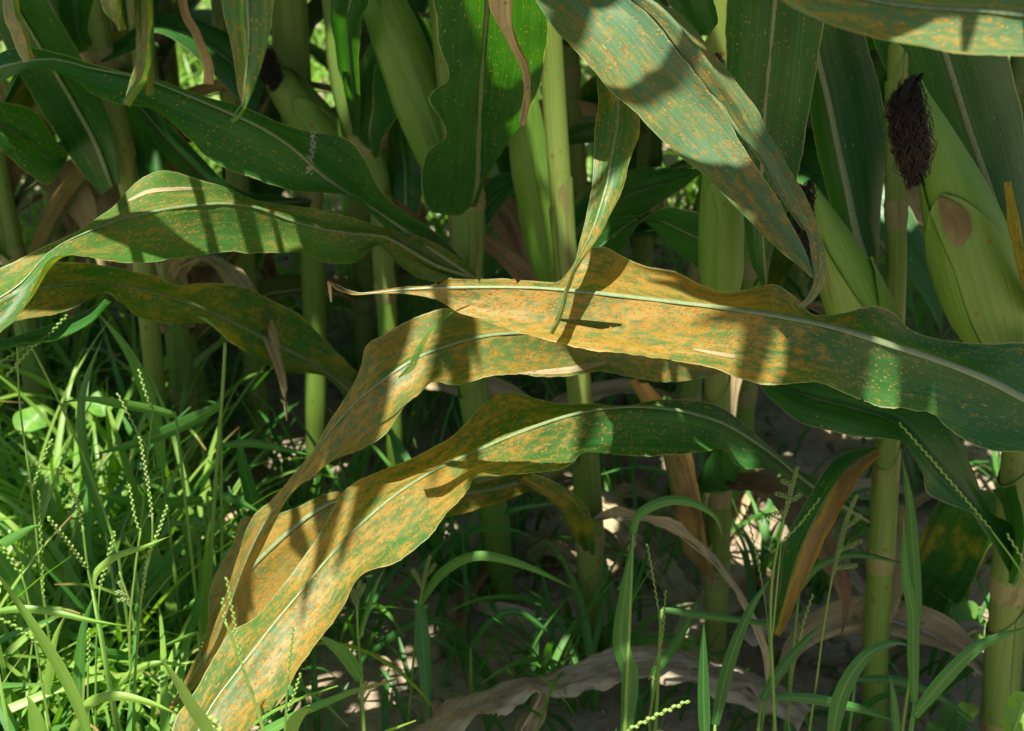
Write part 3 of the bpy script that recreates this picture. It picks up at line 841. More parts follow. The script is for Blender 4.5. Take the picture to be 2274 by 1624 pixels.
p8.leaf('leaf_streak', L=[(2110, 1060), (2085, 1110), (2050, 1180), (2010, 1280), (1960, 1400), (1940, 1450)], R=[(2250, 1130), (2225, 1180), (2185, 1240), (2140, 1330), (2050, 1420), (1950, 1455)], Mi=[(2160, 1080), (2095, 1115), (2055, 1210), (2015, 1290), (1978, 1370), (1945, 1452)],
        Y=[1.16, 1.26, 1.3, 1.3], n=40, nc=6, rib=(0.005, 0.003), dl=0.0, dr=0.02)
p8.leaf('leaf', L=[(2200, 1090), (2230, 1130), (2245, 1200), (2240, 1290), (2215, 1390), (2250, 1330)][:4], R=[(2260, 1080), (2272, 1150), (2270, 1230), (2245, 1300)], Y=[1.06, 1.05, 1.04], n=24, nc=3, rib=None)
p8.leaf('leaf_yellow', L=[(2300, 700), (2268, 590), (2248, 500), (2240, 405)], R=[(2310, 690), (2285, 580), (2262, 490), (2241, 403)], Y=[1.02, 1.0, 0.99], n=24, nc=3, rib=None)

# --- p5: long split leaf from above, hanging strip, yellow leaf low at the left
p5.leaf('leaf_grey',
        L=[(1345, -800), (1180, -520), (1100, -240), (1130, -90), (1190, 0), (1232, 62), (1290, 130), (1350, 200), (1410, 250), (1442, 282), (1500, 340), (1560, 386), (1602, 430), (1660, 490), (1720, 549), (1770, 586), (1806, 614)],
        R=[(1365, -800), (1280, -520), (1230, -240), (1290, -100), (1390, -10), (1440, 32), (1490, 95), (1540, 160), (1590, 222), (1615, 255), (1650, 325), (1690, 385), (1726, 440), (1752, 490), (1785, 550), (1800, 590), (1807, 616)],
        Y=[1.29, 1.14, 1.03, 0.98, 0.95, 0.93, 0.92, 0.90, 0.88], dl=[0.0, -0.02, -0.03, -0.02, -0.01], dr=[0.0, 0.005, 0.005, 0.0], n=110, nc=8, rib=None, bow=0.004,
        label='long grey-green leaf blade with rust patches, split lengthwise')
p5.leaf('leaf_grey',
        L=[(1368, -800), (1285, -520), (1236, -240), (1296, -100), (1394, -10), (1444, 32), (1494, 95), (1544, 160), (1594, 222), (1632, 280), (1688, 350), (1738, 440), (1788, 512), (1800, 570), (1806, 625), (1790, 662), (1772, 680)],
        R=[(1400, -800), (1400, -520), (1370, -240), (1400, -90), (1466, 0), (1505, 22), (1562, 82), (1610, 140), (1642, 182), (1680, 240), (1702, 290), (1740, 342), (1762, 382), (1800, 450), (1820, 520), (1831, 580), (1824, 632), (1800, 672), (1776, 684)],
        Y=[1.29, 1.14, 1.03, 0.98, 0.95, 0.93, 0.92, 0.90, 0.88], dl=[0.0, 0.005, 0.005, 0.0], dr=[0.0, 0.02, 0.03, 0.02, 0.01], n=110, nc=5, rib=None, bow=0.003, name='leaf_half')
_m = resample([(1366, -800), (1282, -520), (1233, -240), (1293, -100), (1392, -10), (1442, 32), (1492, 95), (1542, 160), (1592, 222), (1630, 278), (1686, 350), (1736, 440), (1786, 512)], 60)
_y = lerpl(np.interp(np.linspace(0, 0.80, 60), np.linspace(0, 1, 9), [1.29, 1.14, 1.03, 0.98, 0.95, 0.93, 0.92, 0.90, 0.88]), 60)
_w = [P(a[0], a[1], y - 0.001) for a, y in zip(_m, _y)]
link('midrib', tube_mesh('midrib', _w, np.linspace(0.005, 0.0012, 60) / 1.6, 8, p5.base, flat=0.4), 'rib', p5.leaves[-1])
p5.leaf('leaf_mid', L=[(1330, -500), (1310, -200), (1318, 0), (1326, 180), (1330, 232), (1322, 300), (1318, 370), (1310, 430), (1300, 490), (1285, 550), (1268, 612), (1250, 662), (1234, 710), (1221, 740)],
        R=[(1400, -500), (1450, -200), (1440, 0), (1425, 180), (1421, 258), (1419, 302), (1401, 350), (1386, 410), (1365, 460), (1336, 520), (1306, 560), (1281, 592), (1262, 624), (1250, 680), (1240, 715), (1226, 741)],
        Y=[1.25, 1.15, 1.05, 0.99, 0.95, 0.91, 0.865, 0.82], dl=[0.01], dr=[-0.01], n=90, nc=5, rib=(0.004, 0.001), label='narrow rust speckled strip of leaf hanging to a thin tip')
p5.leaf('leaf_yellow',
        L=[(1290, 1010), (1180, 1040), (1060, 1070), (900, 1085), (740, 1096), (660, 1126), (600, 1146), (540, 1150), (530, 1172), (510, 1222), (482, 1272), (469, 1320), (466, 1370), (455, 1420), (430, 1470), (410, 1512), (382, 1558), (345, 1582)],
        R=[(1290, 1030), (1200, 1080), (1100, 1120), (960, 1160), (860, 1200), (780, 1240), (730, 1290), (680, 1330), (630, 1370), (580, 1400), (540, 1430), (500, 1470), (460, 1500), (430, 1530), (395, 1565), (350, 1586)],
        Mi=[(1290, 1020), (1190, 1060), (1080, 1090), (930, 1110), (800, 1110), (740, 1116), (680, 1152), (620, 1202), (560, 1262), (520, 1320), (490, 1390), (460, 1450), (425, 1510), (390, 1560), (347, 1584)],
        Y=[1.28, 1.2, 1.12, 1.06, 1.04, 1.03, 1.02, 1.01, 1.0], dl=[0.0, 0.03, 0.03, 0.0], dr=[0.0, -0.02, -0.02, 0.0], n=110, nc=7, rib=(0.006, 0.002), label='yellowing rusted leaf behind, with a shrivelled brown tip')
p5.leaf('leaf_edge_yellow', L=[(1298, 1215), (1260, 1170), (1225, 1110), (1180, 1080), (1150, 1060)], R=[(1325, 1232), (1318, 1170), (1300, 1120), (1260, 1090), (1180, 1050)], Y=[1.26, 1.2, 1.18], n=30, nc=4, rib=None)

# --- p1, p2, p13 and the strips hanging into the picture from above
p1.leaf('leaf', L=[(-60, -40), (20, 120), (100, 260), (170, 370), (228, 432)], R=[(80, -40), (150, 80), (215, 190), (255, 300), (266, 410)], Mi=[(30, 0), (95, 110), (160, 220), (215, 320), (250, 412)], Y=[1.35, 1.42, 1.48, 1.5], n=40, nc=5, rib=(0.003, 0.008))
p1.leaf('leaf', L=[(190, 105), (150, 120), (118, 60), (95, -30)], R=[(205, 95), (195, 60), (205, 10), (215, -40)], Y=[1.52, 1.45, 1.4], n=24, nc=4, rib=None)
p1.leaf('leaf', L=[(215, 120), (300, 60), (340, 30), (430, 42), (520, 80), (600, 160)], R=[(225, 140), (300, 110), (345, 75), (420, 112), (500, 190), (560, 262)], Y=[1.55, 1.58, 1.6, 1.6], n=40, nc=4)
p1.leaf('leaf_fleck', L=[(-60, 200), (0, 225), (70, 240), (110, 290), (150, 350)], R=[(-60, 280), (0, 330), (60, 380), (110, 410), (150, 352)], Y=[1.4, 1.45, 1.5], n=30, nc=4)
p2.leaf('leaf', L=[(690, 440), (560, 430), (500, 400), (430, 330), (345, 246), (290, 190)], R=[(690, 460), (560, 470), (470, 440), (380, 360), (300, 262), (270, 200)], Y=[1.68, 1.6, 1.52, 1.45], n=40, nc=4)
p3.leaf('leaf', L=[(812, 315), (788, 290), (772, 225), (790, 160), (825, 88), (840, 0), (830, -100)][::1], R=[(840, 352), (852, 310), (882, 250), (865, 180), (868, 100), (870, 0), (835, -100)], Y=[1.57, 1.5, 1.45, 1.4], n=40, nc=4, rib=(0.006, 0.003))
p3.leaf('leaf_fleck', L=[(868, 430), (856, 340), (868, 262), (890, 200)], R=[(930, 480), (938, 390), (910, 290), (893, 200)], Y=[1.58, 1.62, 1.6], n=30, nc=4)
p3.leaf('leaf', L=[(790, 300), (740, 90), (735, 0), (760, -120)], R=[(800, 300), (800, 60), (820, 0), (800, -120)], Y=[1.58, 1.45, 1.35, 1.25], n=30, nc=4)
p10.leaf('leaf', L=[(1240, 505), (1290, 430), (1340, 392), (1440, 371), (1552, 379)], R=[(1252, 592), (1330, 522), (1420, 482), (1500, 432), (1556, 386)], Y=[1.75, 1.6, 1.5, 1.45], n=36, nc=4)
p6.leaf('leaf', L=[(1598, 620), (1500, 560), (1450, 500), (1420, 480), (1330, 500), (1250, 590)], R=[(1600, 500), (1540, 470), (1480, 460), (1420, 490), (1380, 560), (1300, 640)], Y=[1.26, 1.3, 1.35, 1.4], n=36, nc=4)
p10.leaf('leaf_fleck', L=[(1235, 305), (1285, 270), (1330, 255), (1400, 230)], R=[(1245, 325), (1300, 318), (1330, 312), (1400, 290)], Y=[1.8, 1.65, 1.55], n=24, nc=3)
p4.leaf('leaf', L=[(1062, 445), (1090, 402), (1130, 386), (1170, 400)], R=[(1064, 520), (1082, 500), (1130, 440), (1165, 420)], Y=[1.42, 1.44, 1.45], n=24, nc=4)
p4.leaf('dry_brown', L=[(1062, 510), (1110, 540), (1150, 560), (1200, 610)], R=[(1062, 540), (1100, 575), (1140, 620), (1195, 650)], Y=[1.42, 1.45, 1.48], n=24, nc=4)
p3.leaf('dry_brown', L=[(845, 380), (880, 372), (912, 395), (930, 430), (945, 470)], R=[(850, 400), (868, 430), (890, 460), (915, 490), (940, 500)], Y=[1.62, 1.66, 1.7], n=24, nc=4, rib=None)
p13.leaf('leaf_mid', L=[(380, -500), (460, -250), (488, -60), (500, 30), (512, 80), (518, 130), (525, 200), (536, 238), (528, 254), (512, 268)], R=[(420, -500), (560, -250), (606, -60), (604, 30), (598, 75), (585, 130), (566, 190), (549, 232), (538, 248), (513, 270)], Y=[1.183, 0.992, 0.860, 0.800, 0.790, 0.790], n=60, nc=5, rib=(0.004, 0.001), dl=0.012, dr=-0.004, label='hanging green leaf tip with rust freckles and a thin brown point')
p13.leaf('leaf_mid', L=[(285, -400), (300, -150), (306, 0), (311, 100), (312, 135), (300, 170), (286, 205), (276, 230)], R=[(320, -400), (340, -150), (334, 0), (330, 80), (327, 140), (316, 182), (298, 205), (278, 232)], Y=[1.129, 0.947, 0.825, 0.800, 0.800], n=40, nc=3, rib=None)
p13.leaf('leaf_mid', L=[(300, -300), (322, 0), (322, 130), (325, 212)], R=[(310, -300), (327, 0), (328, 130), (329, 212)], Y=[1.072, 0.843, 0.805, 0.805], n=24, nc=2, rib=None, name='torn_strip')
p13.leaf('dry_tan', L=[(380, -300), (396, 0), (425, 70), (440, 110), (455, 150), (456, 186)], R=[(388, -300), (404, 0), (433, 70), (449, 112), (461, 150), (459, 187)], Y=[1.072, 0.863, 0.820, 0.820], n=30, nc=2, rib=None, name='torn_strip')
p13.leaf('leaf_mid', L=[(200, -300), (228, 0), (240, 30), (258, 55), (266, 68)], R=[(215, -300), (262, 0), (262, 30), (266, 50), (268, 69)], Y=[1.058, 0.840, 0.830], n=24, nc=2, rib=None, name='torn_strip')
p13.leaf('leaf_grey', L=[(0, -300), (10, 0), (30, 70), (50, 118), (62, 136)], R=[(20, -300), (32, 0), (52, 70), (60, 110), (66, 134)], Y=[1.072, 0.873, 0.830, 0.830], n=24, nc=2, rib=None, name='torn_strip')
p7.leaf('leaf', L=[(1500, -150), (1475, -20), (1492, 20), (1530, 60), (1565, 80)], R=[(1600, -200), (1585, -20), (1592, 20), (1598, 50), (1570, 78)], Y=[1.2, 1.12, 1.1, 1.1], n=24, nc=4, rib=None)


# withered lowest leaves hanging along the stalks
drg = random.Random(8)
for pl in (p4, p5, p6, p7, p8, p3, p12, p11):
    for k in range(1):
        zb = drg.uniform(0.07, 0.26)
        L, Mi, R = arc_rows(pl.point(zb), drg.uniform(0, 6.28), drg.uniform(0.2, 0.9), drg.uniform(0.2, 0.36), drg.uniform(0.03, 0.05), drg.uniform(2.0, 2.6), 26, drg.uniform(-2.5, 2.5), drg.uniform(-0.5, 0.5), drg.uniform(-0.8, 0.8))
        for a in (L, Mi, R):
            a[:, 2] = np.maximum(a[:, 2], 0.006)
        pl.add(drg.choice(['dry_tan', 'dry_tan', 'dry_brown', 'dry']), L, Mi, R, 4, 0.004, 0.016, 0.005, k + zb, (0.004, 0.0015), 'rib_dry', traced=False)

# ------------------------------------------------------------------ ears
def ear(pl, tip, base, Yt, Yb, prof, mat='husk', wraps=(), label=None, ridge=0.015, silk=None, lean=0.0):
    n, sides = 34, 28
    a, b = P(*tip, Yt), P(*base, Yb)
    ax = (b - a)
    ln = ax.length
    tg = ax.normalized()
    view = ((a + b) / 2 - Vector((0, 0, CAM_Z))).normalized()
    u = tg.cross(view).normalized()          # sideways in the picture
    v = u.cross(tg).normalized()
    if v.dot(view) > 0:
        v = -v                               # v faces the camera

    def rad(t):
        d = ((a + ax * t).y * CP - ((a + ax * t).z - CAM_Z) * SP)
        return np.interp(t, [q[0] for q in prof], [q[1] for q in prof]) / FPX * d

    ts = np.linspace(0, 1, n)
    rr = np.array([rad(t) for t in ts])
    rr = np.convolve(np.pad(rr, 2, mode='edge'), np.ones(5) / 5, 'valid')
    V, um, un = [], [], []
    for i, t in enumerate(ts):
        for j in range(sides + 1):
            an = 2 * math.pi * j / sides
            r = rr[i] * (1 + ridge * math.sin(an * 13 + 1.5 * math.sin(t * 4)) + 0.02 * mnoise.noise((math.cos(an) * 2, math.sin(an) * 2, t * 6)))
            V.append(a + ax * t + u * (math.cos(an) * r) + v * (math.sin(an) * r * 0.9))
            um.append((an * 0.03, t * ln))
            un.append((0, t))
    m = sides + 1
    F = [(i * m + j, i * m + j + 1, (i + 1) * m + j + 1, (i + 1) * m + j) for i in range(n - 1) for j in range(sides)]
    V = [q - pl.base for q in V]
    o = link('ear', mesh('ear', V, F, um, un), mat, pl.root)
    TRACED.append((o, pl.base))
    if label:
        o['label'] = label
    for (a0, a1, t0, off, wm, *spr) in wraps:      # overlapping husk leaves, pointed at the tip end
        V, um, un = [], [], []
        k = 14
        tt = np.linspace(t0, 0.99, 26)
        for t in tt:
            f = min(1.0, ((t - t0) / (spr[0] if spr else 0.30)) ** 0.6 + 0.03)
            mid, hw = (a0 + a1) / 2, (a1 - a0) / 2 * f
            r0_ = np.interp(t, ts, rr)
            for j in range(k + 1):
                an = math.radians(mid + hw * (2 * j / k - 1))
                e = abs(2 * j / k - 1)
                r = r0_ * (1 + off) + 0.0012 + 0.0015 * e ** 4 + 0.0008 * mnoise.noise((an * 3, t * 9, off * 50))
                V.append(a + ax * t + u * (math.cos(an) * r) + v * (math.sin(an) * r * 0.9) - pl.base)
                um.append((an * 0.03, t * ln))
                un.append((2 * j / k - 1, t))
        q = k + 1
        F = [(i * q + j, i * q + j + 1, (i + 1) * q + j + 1, (i + 1) * q + j) for i in range(len(tt) - 1) for j in range(k)]
        link('husk_leaf', mesh('husk_leaf', V, F, um, un), wm, o)
    if silk:
        pts, hw, ns, Ys = silk
        path = resample(pts, 16)
        yy = lerpl(Ys, 16)
        pw = [P(p[0], p[1], y) for p, y in zip(path, yy)]
        hw = lerpl(hw, 16) / FPX * 1.05
        verts, faces = [], []
        rs = random.Random(int(tip[0]))
        for s in range(ns):
            an, rad_ = rs.uniform(0, 6.28), math.sqrt(rs.random())
            ph, am = rs.uniform(0, 6.28), rs.uniform(0.001, 0.006)
            t0, t1 = rs.randint(0, 5), rs.randint(9, 15)
            stray = rs.random() < 0.2
            b0 = len(verts)
            sp = path[t0:t1 + 1]
            for q, i in enumerate(range(t0, t1 + 1)):
                rd = hw[i] * rad_ * (1.35 if stray else 1.0)
                c = pw[i] + u * (math.cos(an) * rd + am * math.sin(ph + i * 1.3)) + v * (math.sin(an) * rd * 0.8 + am * math.cos(ph * 2 + i * 1.1))
                for k3 in range(3):
                    a3 = k3 * 2.094
                    verts.append(c + u * (math.cos(a3) * 0.00042) + v * (math.sin(a3) * 0.00042) - pl.base)
            for q in range(t1 - t0):
                for k3 in range(3):
                    faces.append((b0 + q * 3 + k3, b0 + q * 3 + (k3 + 1) % 3, b0 + q * 3 + 3 + (k3 + 1) % 3, b0 + q * 3 + 3 + k3))
        core = tube_mesh('core', pw, hw * 0.45, 8, pl.base)
        b0 = len(verts)
        verts += [Vector(vv.co) for vv in core.vertices]
        faces += [tuple(b0 + i for i in pp.vertices) for pp in core.polygons]
        bpy.data.meshes.remove(core)
        link('silk', mesh('silk', verts, faces), 'silk', o)
    return o


ear(p7, (2038, 178), (2235, 800), 1.06, 1.06, [(0, 5), (0.06, 16), (0.18, 40), (0.35, 68), (0.55, 90), (0.75, 94), (0.88, 76), (1, 34)],
    wraps=[(-30, 240, 0.34, 0.014, 'husk_brown', 0.7), (120, 260, 0.1, 0.008, 'husk', 0.5)],
    label='largest ear, plump with green husk, brown husk patch and thick dark silk',
    silk=([(2030, 172), (2012, 205), (2014, 260), (2026, 330), (2034, 395), (2030, 412)], [16, 30, 33, 33, 28, 10], 460, [1.03, 1.01, 1.0, 1.0, 1.0]))
ear(p7, (1798, 402), (1968, 830), 1.06, 1.08, [(0, 5), (0.1, 18), (0.3, 44), (0.55, 66), (0.8, 72), (1, 40)],
    wraps=[(70, 210, 0.2, 0.02, 'husk_brown', 0.6), (-60, 80, 0.42, 0.03, 'husk', 0.35)],
    label='slim ear with streaked brown and green husk behind the broad rusted leaf',
    silk=([(1800, 402), (1788, 440), (1782, 500), (1795, 560), (1802, 612)], [8, 16, 18, 14, 7], 140, [1.05, 1.03, 1.02, 1.02]))
ear(p2, (588, 138), (812, 420), 1.62, 1.64, [(0, 8), (0.1, 34), (0.3, 46), (0.6, 52), (0.85, 50), (1, 30)], mat='husk_brown',
    wraps=[(30, 150, 0.25, 0.03, 'husk'), (-50, 60, 0.1, 0.02, 'husk_brown')], label='pale green ear with black frayed silk at its tip',
    silk=([(585, 95), (592, 125), (600, 160), (612, 190), (600, 200)], [10, 26, 34, 34, 20], 160, [1.6, 1.6, 1.59]))
ear(p4, (770, -220), (1010, 430), 1.43, 1.41, [(0, 8), (0.15, 34), (0.4, 52), (0.7, 58), (0.9, 46), (1, 26)], wraps=[(20, 110, 0.15, 0.03, 'husk'), (80, 200, 0.2, 0.02, 'husk')], label='smooth pale green ear slanting behind the backlit leaf')
ear(p4, (1140, 120), (1226, 625), 1.33, 1.36, [(0, 8), (0.2, 34), (0.5, 42), (0.8, 42), (0.95, 34), (1, 20)], wraps=[(70, 190, 0.1, 0.035, 'husk'), (-40, 90, 0.1, 0.02, 'husk')], label='smooth green ear standing beside the backlit leaf')
ear(p6, (1600, 260), (1600, 690), 1.2, 1.22, [(0, 6), (0.2, 34), (0.5, 46), (0.8, 44), (1, 26)], wraps=[(10, 130, 0.1, 0.03, 'husk'), (100, 220, 0.15, 0.02, 'husk')], label='upright pale green ear behind the hanging rusted strip',
    silk=([(1600, 250), (1596, 180), (1590, 120)], [14, 16, 8], 60, [1.2, 1.2]))

# ------------------------------------------------------------------ plants further into the field
BACK = []
GAPS = [[(385, 80), (490, 100), (500, 240), (410, 240)], [(300, 240), (410, 270), (420, 410), (330, 410)], [(690, 70), (800, 40), (810, 280), (700, 260)],
        [(1200, 170), (1260, 190), (1260, 510), (1205, 490)], [(-10, 640), (140, 640), (140, 900), (-10, 900)], [(560, 850), (730, 850), (730, 1000), (590, 1000)]]
brng = random.Random(5)
for i, (bx, by) in enumerate([(-1.25, 1.75), (-0.98, 2.05), (-0.55, 2.25), (-0.18, 2.05), (0.10, 2.35), (0.42, 1.95), (0.30, 1.62), (0.62, 1.75), (0.86, 1.60), (0.95, 2.05), (0.66, 2.45), (1.15, 1.35), (1.3, 1.9), (-0.72, 1.80), (-0.36, 1.78), (-0.05, 1.74), (0.18, 1.86), (0.52, 2.2), (-0.85, 2.5), (-0.30, 2.6), (0.80, 2.7), (0.05, 2.9), (-0.6, 3.0), (0.5, 3.1), (-0.62, 1.66), (-0.50, 1.95), (-0.92, 1.70), (-1.2, 2.6), (-1.5, 3.2), (-0.2, 3.5), (0.25, 3.7), (-0.9, 3.8), (0.9, 3.5), (1.4, 3.0), (-0.45, 4.3), (0.6, 4.4), (-0.42, 1.62), (-0.22, 1.92), (0.0, 2.12), (0.35, 2.12), (-0.75, 2.2), (0.22, 1.60), (-0.1, 2.5)]):
    lab, grp = (('corn plant standing close behind the front row, its lower leaves withered', 'corn plants close behind the front row') if by < 1.84 else
                (('corn plant in the middle of the field block, mostly hidden by leaves', 'corn plants in the middle rows') if by < 2.75 else
                 ('distant corn plant beyond the middle rows, glimpsed through gaps', 'corn plants in the far rows')))
    b = Plant((bx, by), lab, grp)
    lean = brng.uniform(-0.05, 0.05)
    b.stalk([(bx + lean, by, 0.9), (bx + lean * 0.3, by, 0.4), (bx, by, 0.05)], [0.012, 0.014, 0.016], mat=brng.choice(['stalk', 'stalk_pale']), nodes=(0.15, 0.33, 0.52, 0.72), top=1.9)
    az = brng.uniform(0, 6.28)
    for k in range(10):
        z = 0.24 + 0.085 * k + brng.uniform(-0.03, 0.03)
        az += math.pi + brng.uniform(-0.6, 0.6)
        L, Mi, R = arc_rows(b.point(z), az, brng.uniform(0.6, 1.15), brng.uniform(0.5, 0.72), brng.uniform(0.075, 0.105), brng.uniform(1.4, 2.3), 26, brng.uniform(-0.6, 0.6), brng.uniform(-0.3, 0.3), brng.uniform(-0.4, 0.4))
        # keep leaves of this row from reaching out in front of the leaves that the photograph shows
        if Mi[:, 1].min() < 1.42:
            az += math.pi
            L, Mi, R = arc_rows(b.point(z), az, 1.0, 0.55, 0.07, 1.6, 26, 0.2)
        if Mi[:, 1].min() < 1.42 or Mi[:, 2].min() < 0.0:
            continue
        pm = [project(q) for q in Mi]
        if brng.random() < 0.9 and any(inpoly(q[0], q[1], gp) for q in pm for gp in GAPS):
            continue
        mt = 'dry_tan' if k == 0 and brng.random() < 0.6 else brng.choice(['leaf', 'leaf', 'leaf_fleck', 'leaf_edge_yellow'])
        b.add(mt, L, Mi, R, 3, 0.003, 0.008, 0.0, i * 7 + k, (0.007, 0.002), 'rib', traced=False)
    for k in range(2):
        zb = brng.uniform(0.12, 0.5)
        L, Mi, R = arc_rows(b.point(zb), brng.uniform(0, 6.28), brng.uniform(0.2, 0.9), brng.uniform(0.22, 0.42), brng.uniform(0.03, 0.055), brng.uniform(2.0, 2.7), 22, brng.uniform(-2.0, 2.0), brng.uniform(-0.5, 0.5), brng.uniform(-0.8, 0.8))
        for a in (L, Mi, R):
            a[:, 2] = np.maximum(a[:, 2], 0.006)
        b.add(brng.choice(['dry_tan', 'dry_tan', 'dry_brown', 'dry_green']), L, Mi, R, 3, 0.004, 0.014, 0.004, k + zb, (0.004, 0.0015), 'rib_dry', traced=False)
    BACK.append(b)

# ------------------------------------------------------------------ unseen upper leaves, placed to shade the picture
# sunlit places, traced on the photograph; everything else that faces the camera near by lies in leaf shade
LIT = [
    [(320, 400), (356, 388), (470, 412), (560, 450), (540, 462), (440, 460), (330, 470), (240, 500), (200, 515)],
    [(440, 470), (560, 462), (640, 480), (690, 520), (712, 572), (640, 556), (560, 556), (500, 553), (470, 540), (430, 500)],
    [(110, 576), (160, 568), (300, 582), (420, 570), (300, 560), (130, 560)], [(0, 600), (90, 580), (75, 620), (40, 690), (0, 725)],
    [(1262, 602), (1300, 556), (1345, 552), (1400, 580), (1430, 600), (1480, 660), (1520, 690), (1560, 720), (1640, 730), (1650, 790), (1600, 815), (1500, 795), (1380, 780), (1250, 755), (1165, 730), (1175, 650), (1250, 640)],
    [(1040, 800), (1100, 775), (1140, 750), (1200, 762), (1280, 775), (1380, 822), (1330, 820), (1200, 835), (1090, 830), (1050, 842)],
    [(1940, 850), (1990, 842), (2010, 870), (1960, 895), (1925, 885)], [(2060, 910), (2080, 900), (2095, 930), (2080, 940)], [(1735, 800), (1765, 798), (1755, 820)],
    [(965, 1078), (1040, 1040), (1140, 1015), (1190, 1025), (1205, 1045), (1060, 1052), (1000, 1080)], [(850, 1180), (900, 1175), (890, 1215), (860, 1215)],
    [(800, 1180), (825, 1165), (830, 1190)], [(620, 1420), (690, 1330), (760, 1330), (740, 1380), (640, 1500), (560, 1600), (440, 1620), (520, 1540)],
    [(510, 1240), (545, 1155), (640, 1150), (620, 1220), (560, 1250)], [(820, 830), (850, 808), (860, 815), (790, 870)],
    [(1330, 30), (1420, 0), (1460, 30), (1500, 100), (1400, 140), (1350, 190), (1310, 140)], [(1420, 240), (1560, 215), (1640, 190), (1690, 260), (1640, 290), (1560, 330), (1480, 310)],
    [(2160, 60), (2230, 30), (2220, 110), (2190, 115)], [(1985, 60), (2010, 50), (2010, 80)],
    [(1085, -20), (1218, -20), (1208, 100), (1185, 150), (1110, 180), (1090, 230), (1075, 220)],
    [(0, 1240), (90, 1250), (130, 1150), (180, 1160), (250, 1330), (390, 1400), (400, 1624), (0, 1624)], [(130, 880), (190, 880), (190, 900), (140, 905)],
    [(280, 960), (340, 960), (380, 1200), (330, 1300), (230, 1300)],
    [(590, 880), (730, 870), (730, 1000), (600, 1000)], [(310, 1120), (370, 1120), (370, 1180), (315, 1185)],
    [(1340, 1130), (1400, 1170), (1480, 1250), (1500, 1290), (1440, 1270), (1350, 1190)], [(1240, 1180), (1290, 1170), (1290, 1270), (1220, 1260)],
    [(2050, 1400), (2190, 1350), (2190, 1470), (2050, 1530)], [(880, 1090), (1000, 1110), (1000, 1300), (890, 1300)], [(1140, 1150), (1290, 1150), (1290, 1300), (1150, 1300)], [(1640, 1160), (1740, 1160), (1740, 1200), (1640, 1200)], [(1370, 1300), (1450, 1320), (1480, 1420), (1400, 1400)], [(1500, 1540), (1560, 1540), (1560, 1600), (1500, 1600)],
    [(1470, 980), (1540, 1000), (1540, 1040), (1490, 1010)], [(2120, 1380), (2180, 1360), (2170, 1420), (2120, 1470), (2060, 1510)], [(1630, 1110), (1740, 1110), (1740, 1140), (1640, 1140)],
    [(400, 100), (460, 120), (480, 220), (430, 220), (390, 160)], [(320, 250), (380, 260), (400, 400), (360, 400), (330, 330)], [(690, 90), (790, 60), (790, 250), (710, 260)], [(1205, 180), (1260, 200), (1250, 500), (1210, 480)],
    [(1560, 0), (1610, 0), (1600, 60), (1570, 60)], [(870, 1060), (960, 1230), (900, 1400), (860, 1300)],
]
dg = bpy.context.evaluated_depsgraph_get()
TV, TF = [], []
for o, base in TRACED:
    off = len(TV)
    bv = np.array(base)
    co = np.empty(len(o.data.vertices) * 3, dtype=np.float32)
    o.data.vertices.foreach_get('co', co)
    TV.extend((co.reshape(-1, 3) + bv).tolist())
    TF.extend([tuple(i + off for i in p.vertices) for p in o.data.polygons])
bvh = BVHTree.FromPolygons(TV, TF)
camp = Vector((0, 0, CAM_Z))
e1 = SUN.cross(Vector((0, 1, 0))).normalized()
e2 = SUN.cross(e1).normalized()
pts2, lit, wgt, zz, pts3, lw = [], [], [], [], [], []
LITW = []
for q in LIT:
    ar = abs(sum(q[i - 1][0] * q[i][1] - q[i][0] * q[i - 1][1] for i in range(len(q)))) / 2
    LITW.append(max(1.0, min(6.0, 9000.0 / ar)))
STEP = 17
for gy in range(-30, int(H) + 30, STEP):
    for gx in range(-30, int(W) + 30, STEP):
        d = (P(gx, gy, 1.0) - camp).normalized()
        hit = bvh.ray_cast(camp, d)[0]
        w = 1.0
        if hit is None:
            if d.z > -0.01:
                continue
            hit = camp + d * (-CAM_Z / d.z)
            # grass stands in front of the soil at the lower left
            if gx < 520 and gy > 820:
                hit = P(gx, gy, 1.02)
            w = 0.5
        if hit.y > 2.6:
            continue
        isl = any(inpoly(gx, gy, q) for q in LIT)
        blk = bvh.ray_cast(hit + SUN * 0.012, SUN)
        if blk[0] is not None:
            continue                           # already in the shade of a leaf built above
        lw.append(max([1.0] + [w_ for q, w_ in zip(LIT, LITW) if isl and inpoly(gx, gy, q)]))
        pts2.append((hit.dot(e1), hit.dot(e2)))
        lit.append(isl)
        wgt.append(w)
        zz.append(hit.dot(SUN))
        pts3.append(tuple(hit))
pts2, lit, wgt, zz = np.array(pts2), np.array(lit), np.array(wgt), np.array(zz)
shade_left = ~lit
E1, E2, ES = np.array(e1), np.array(e2), np.array(SUN)


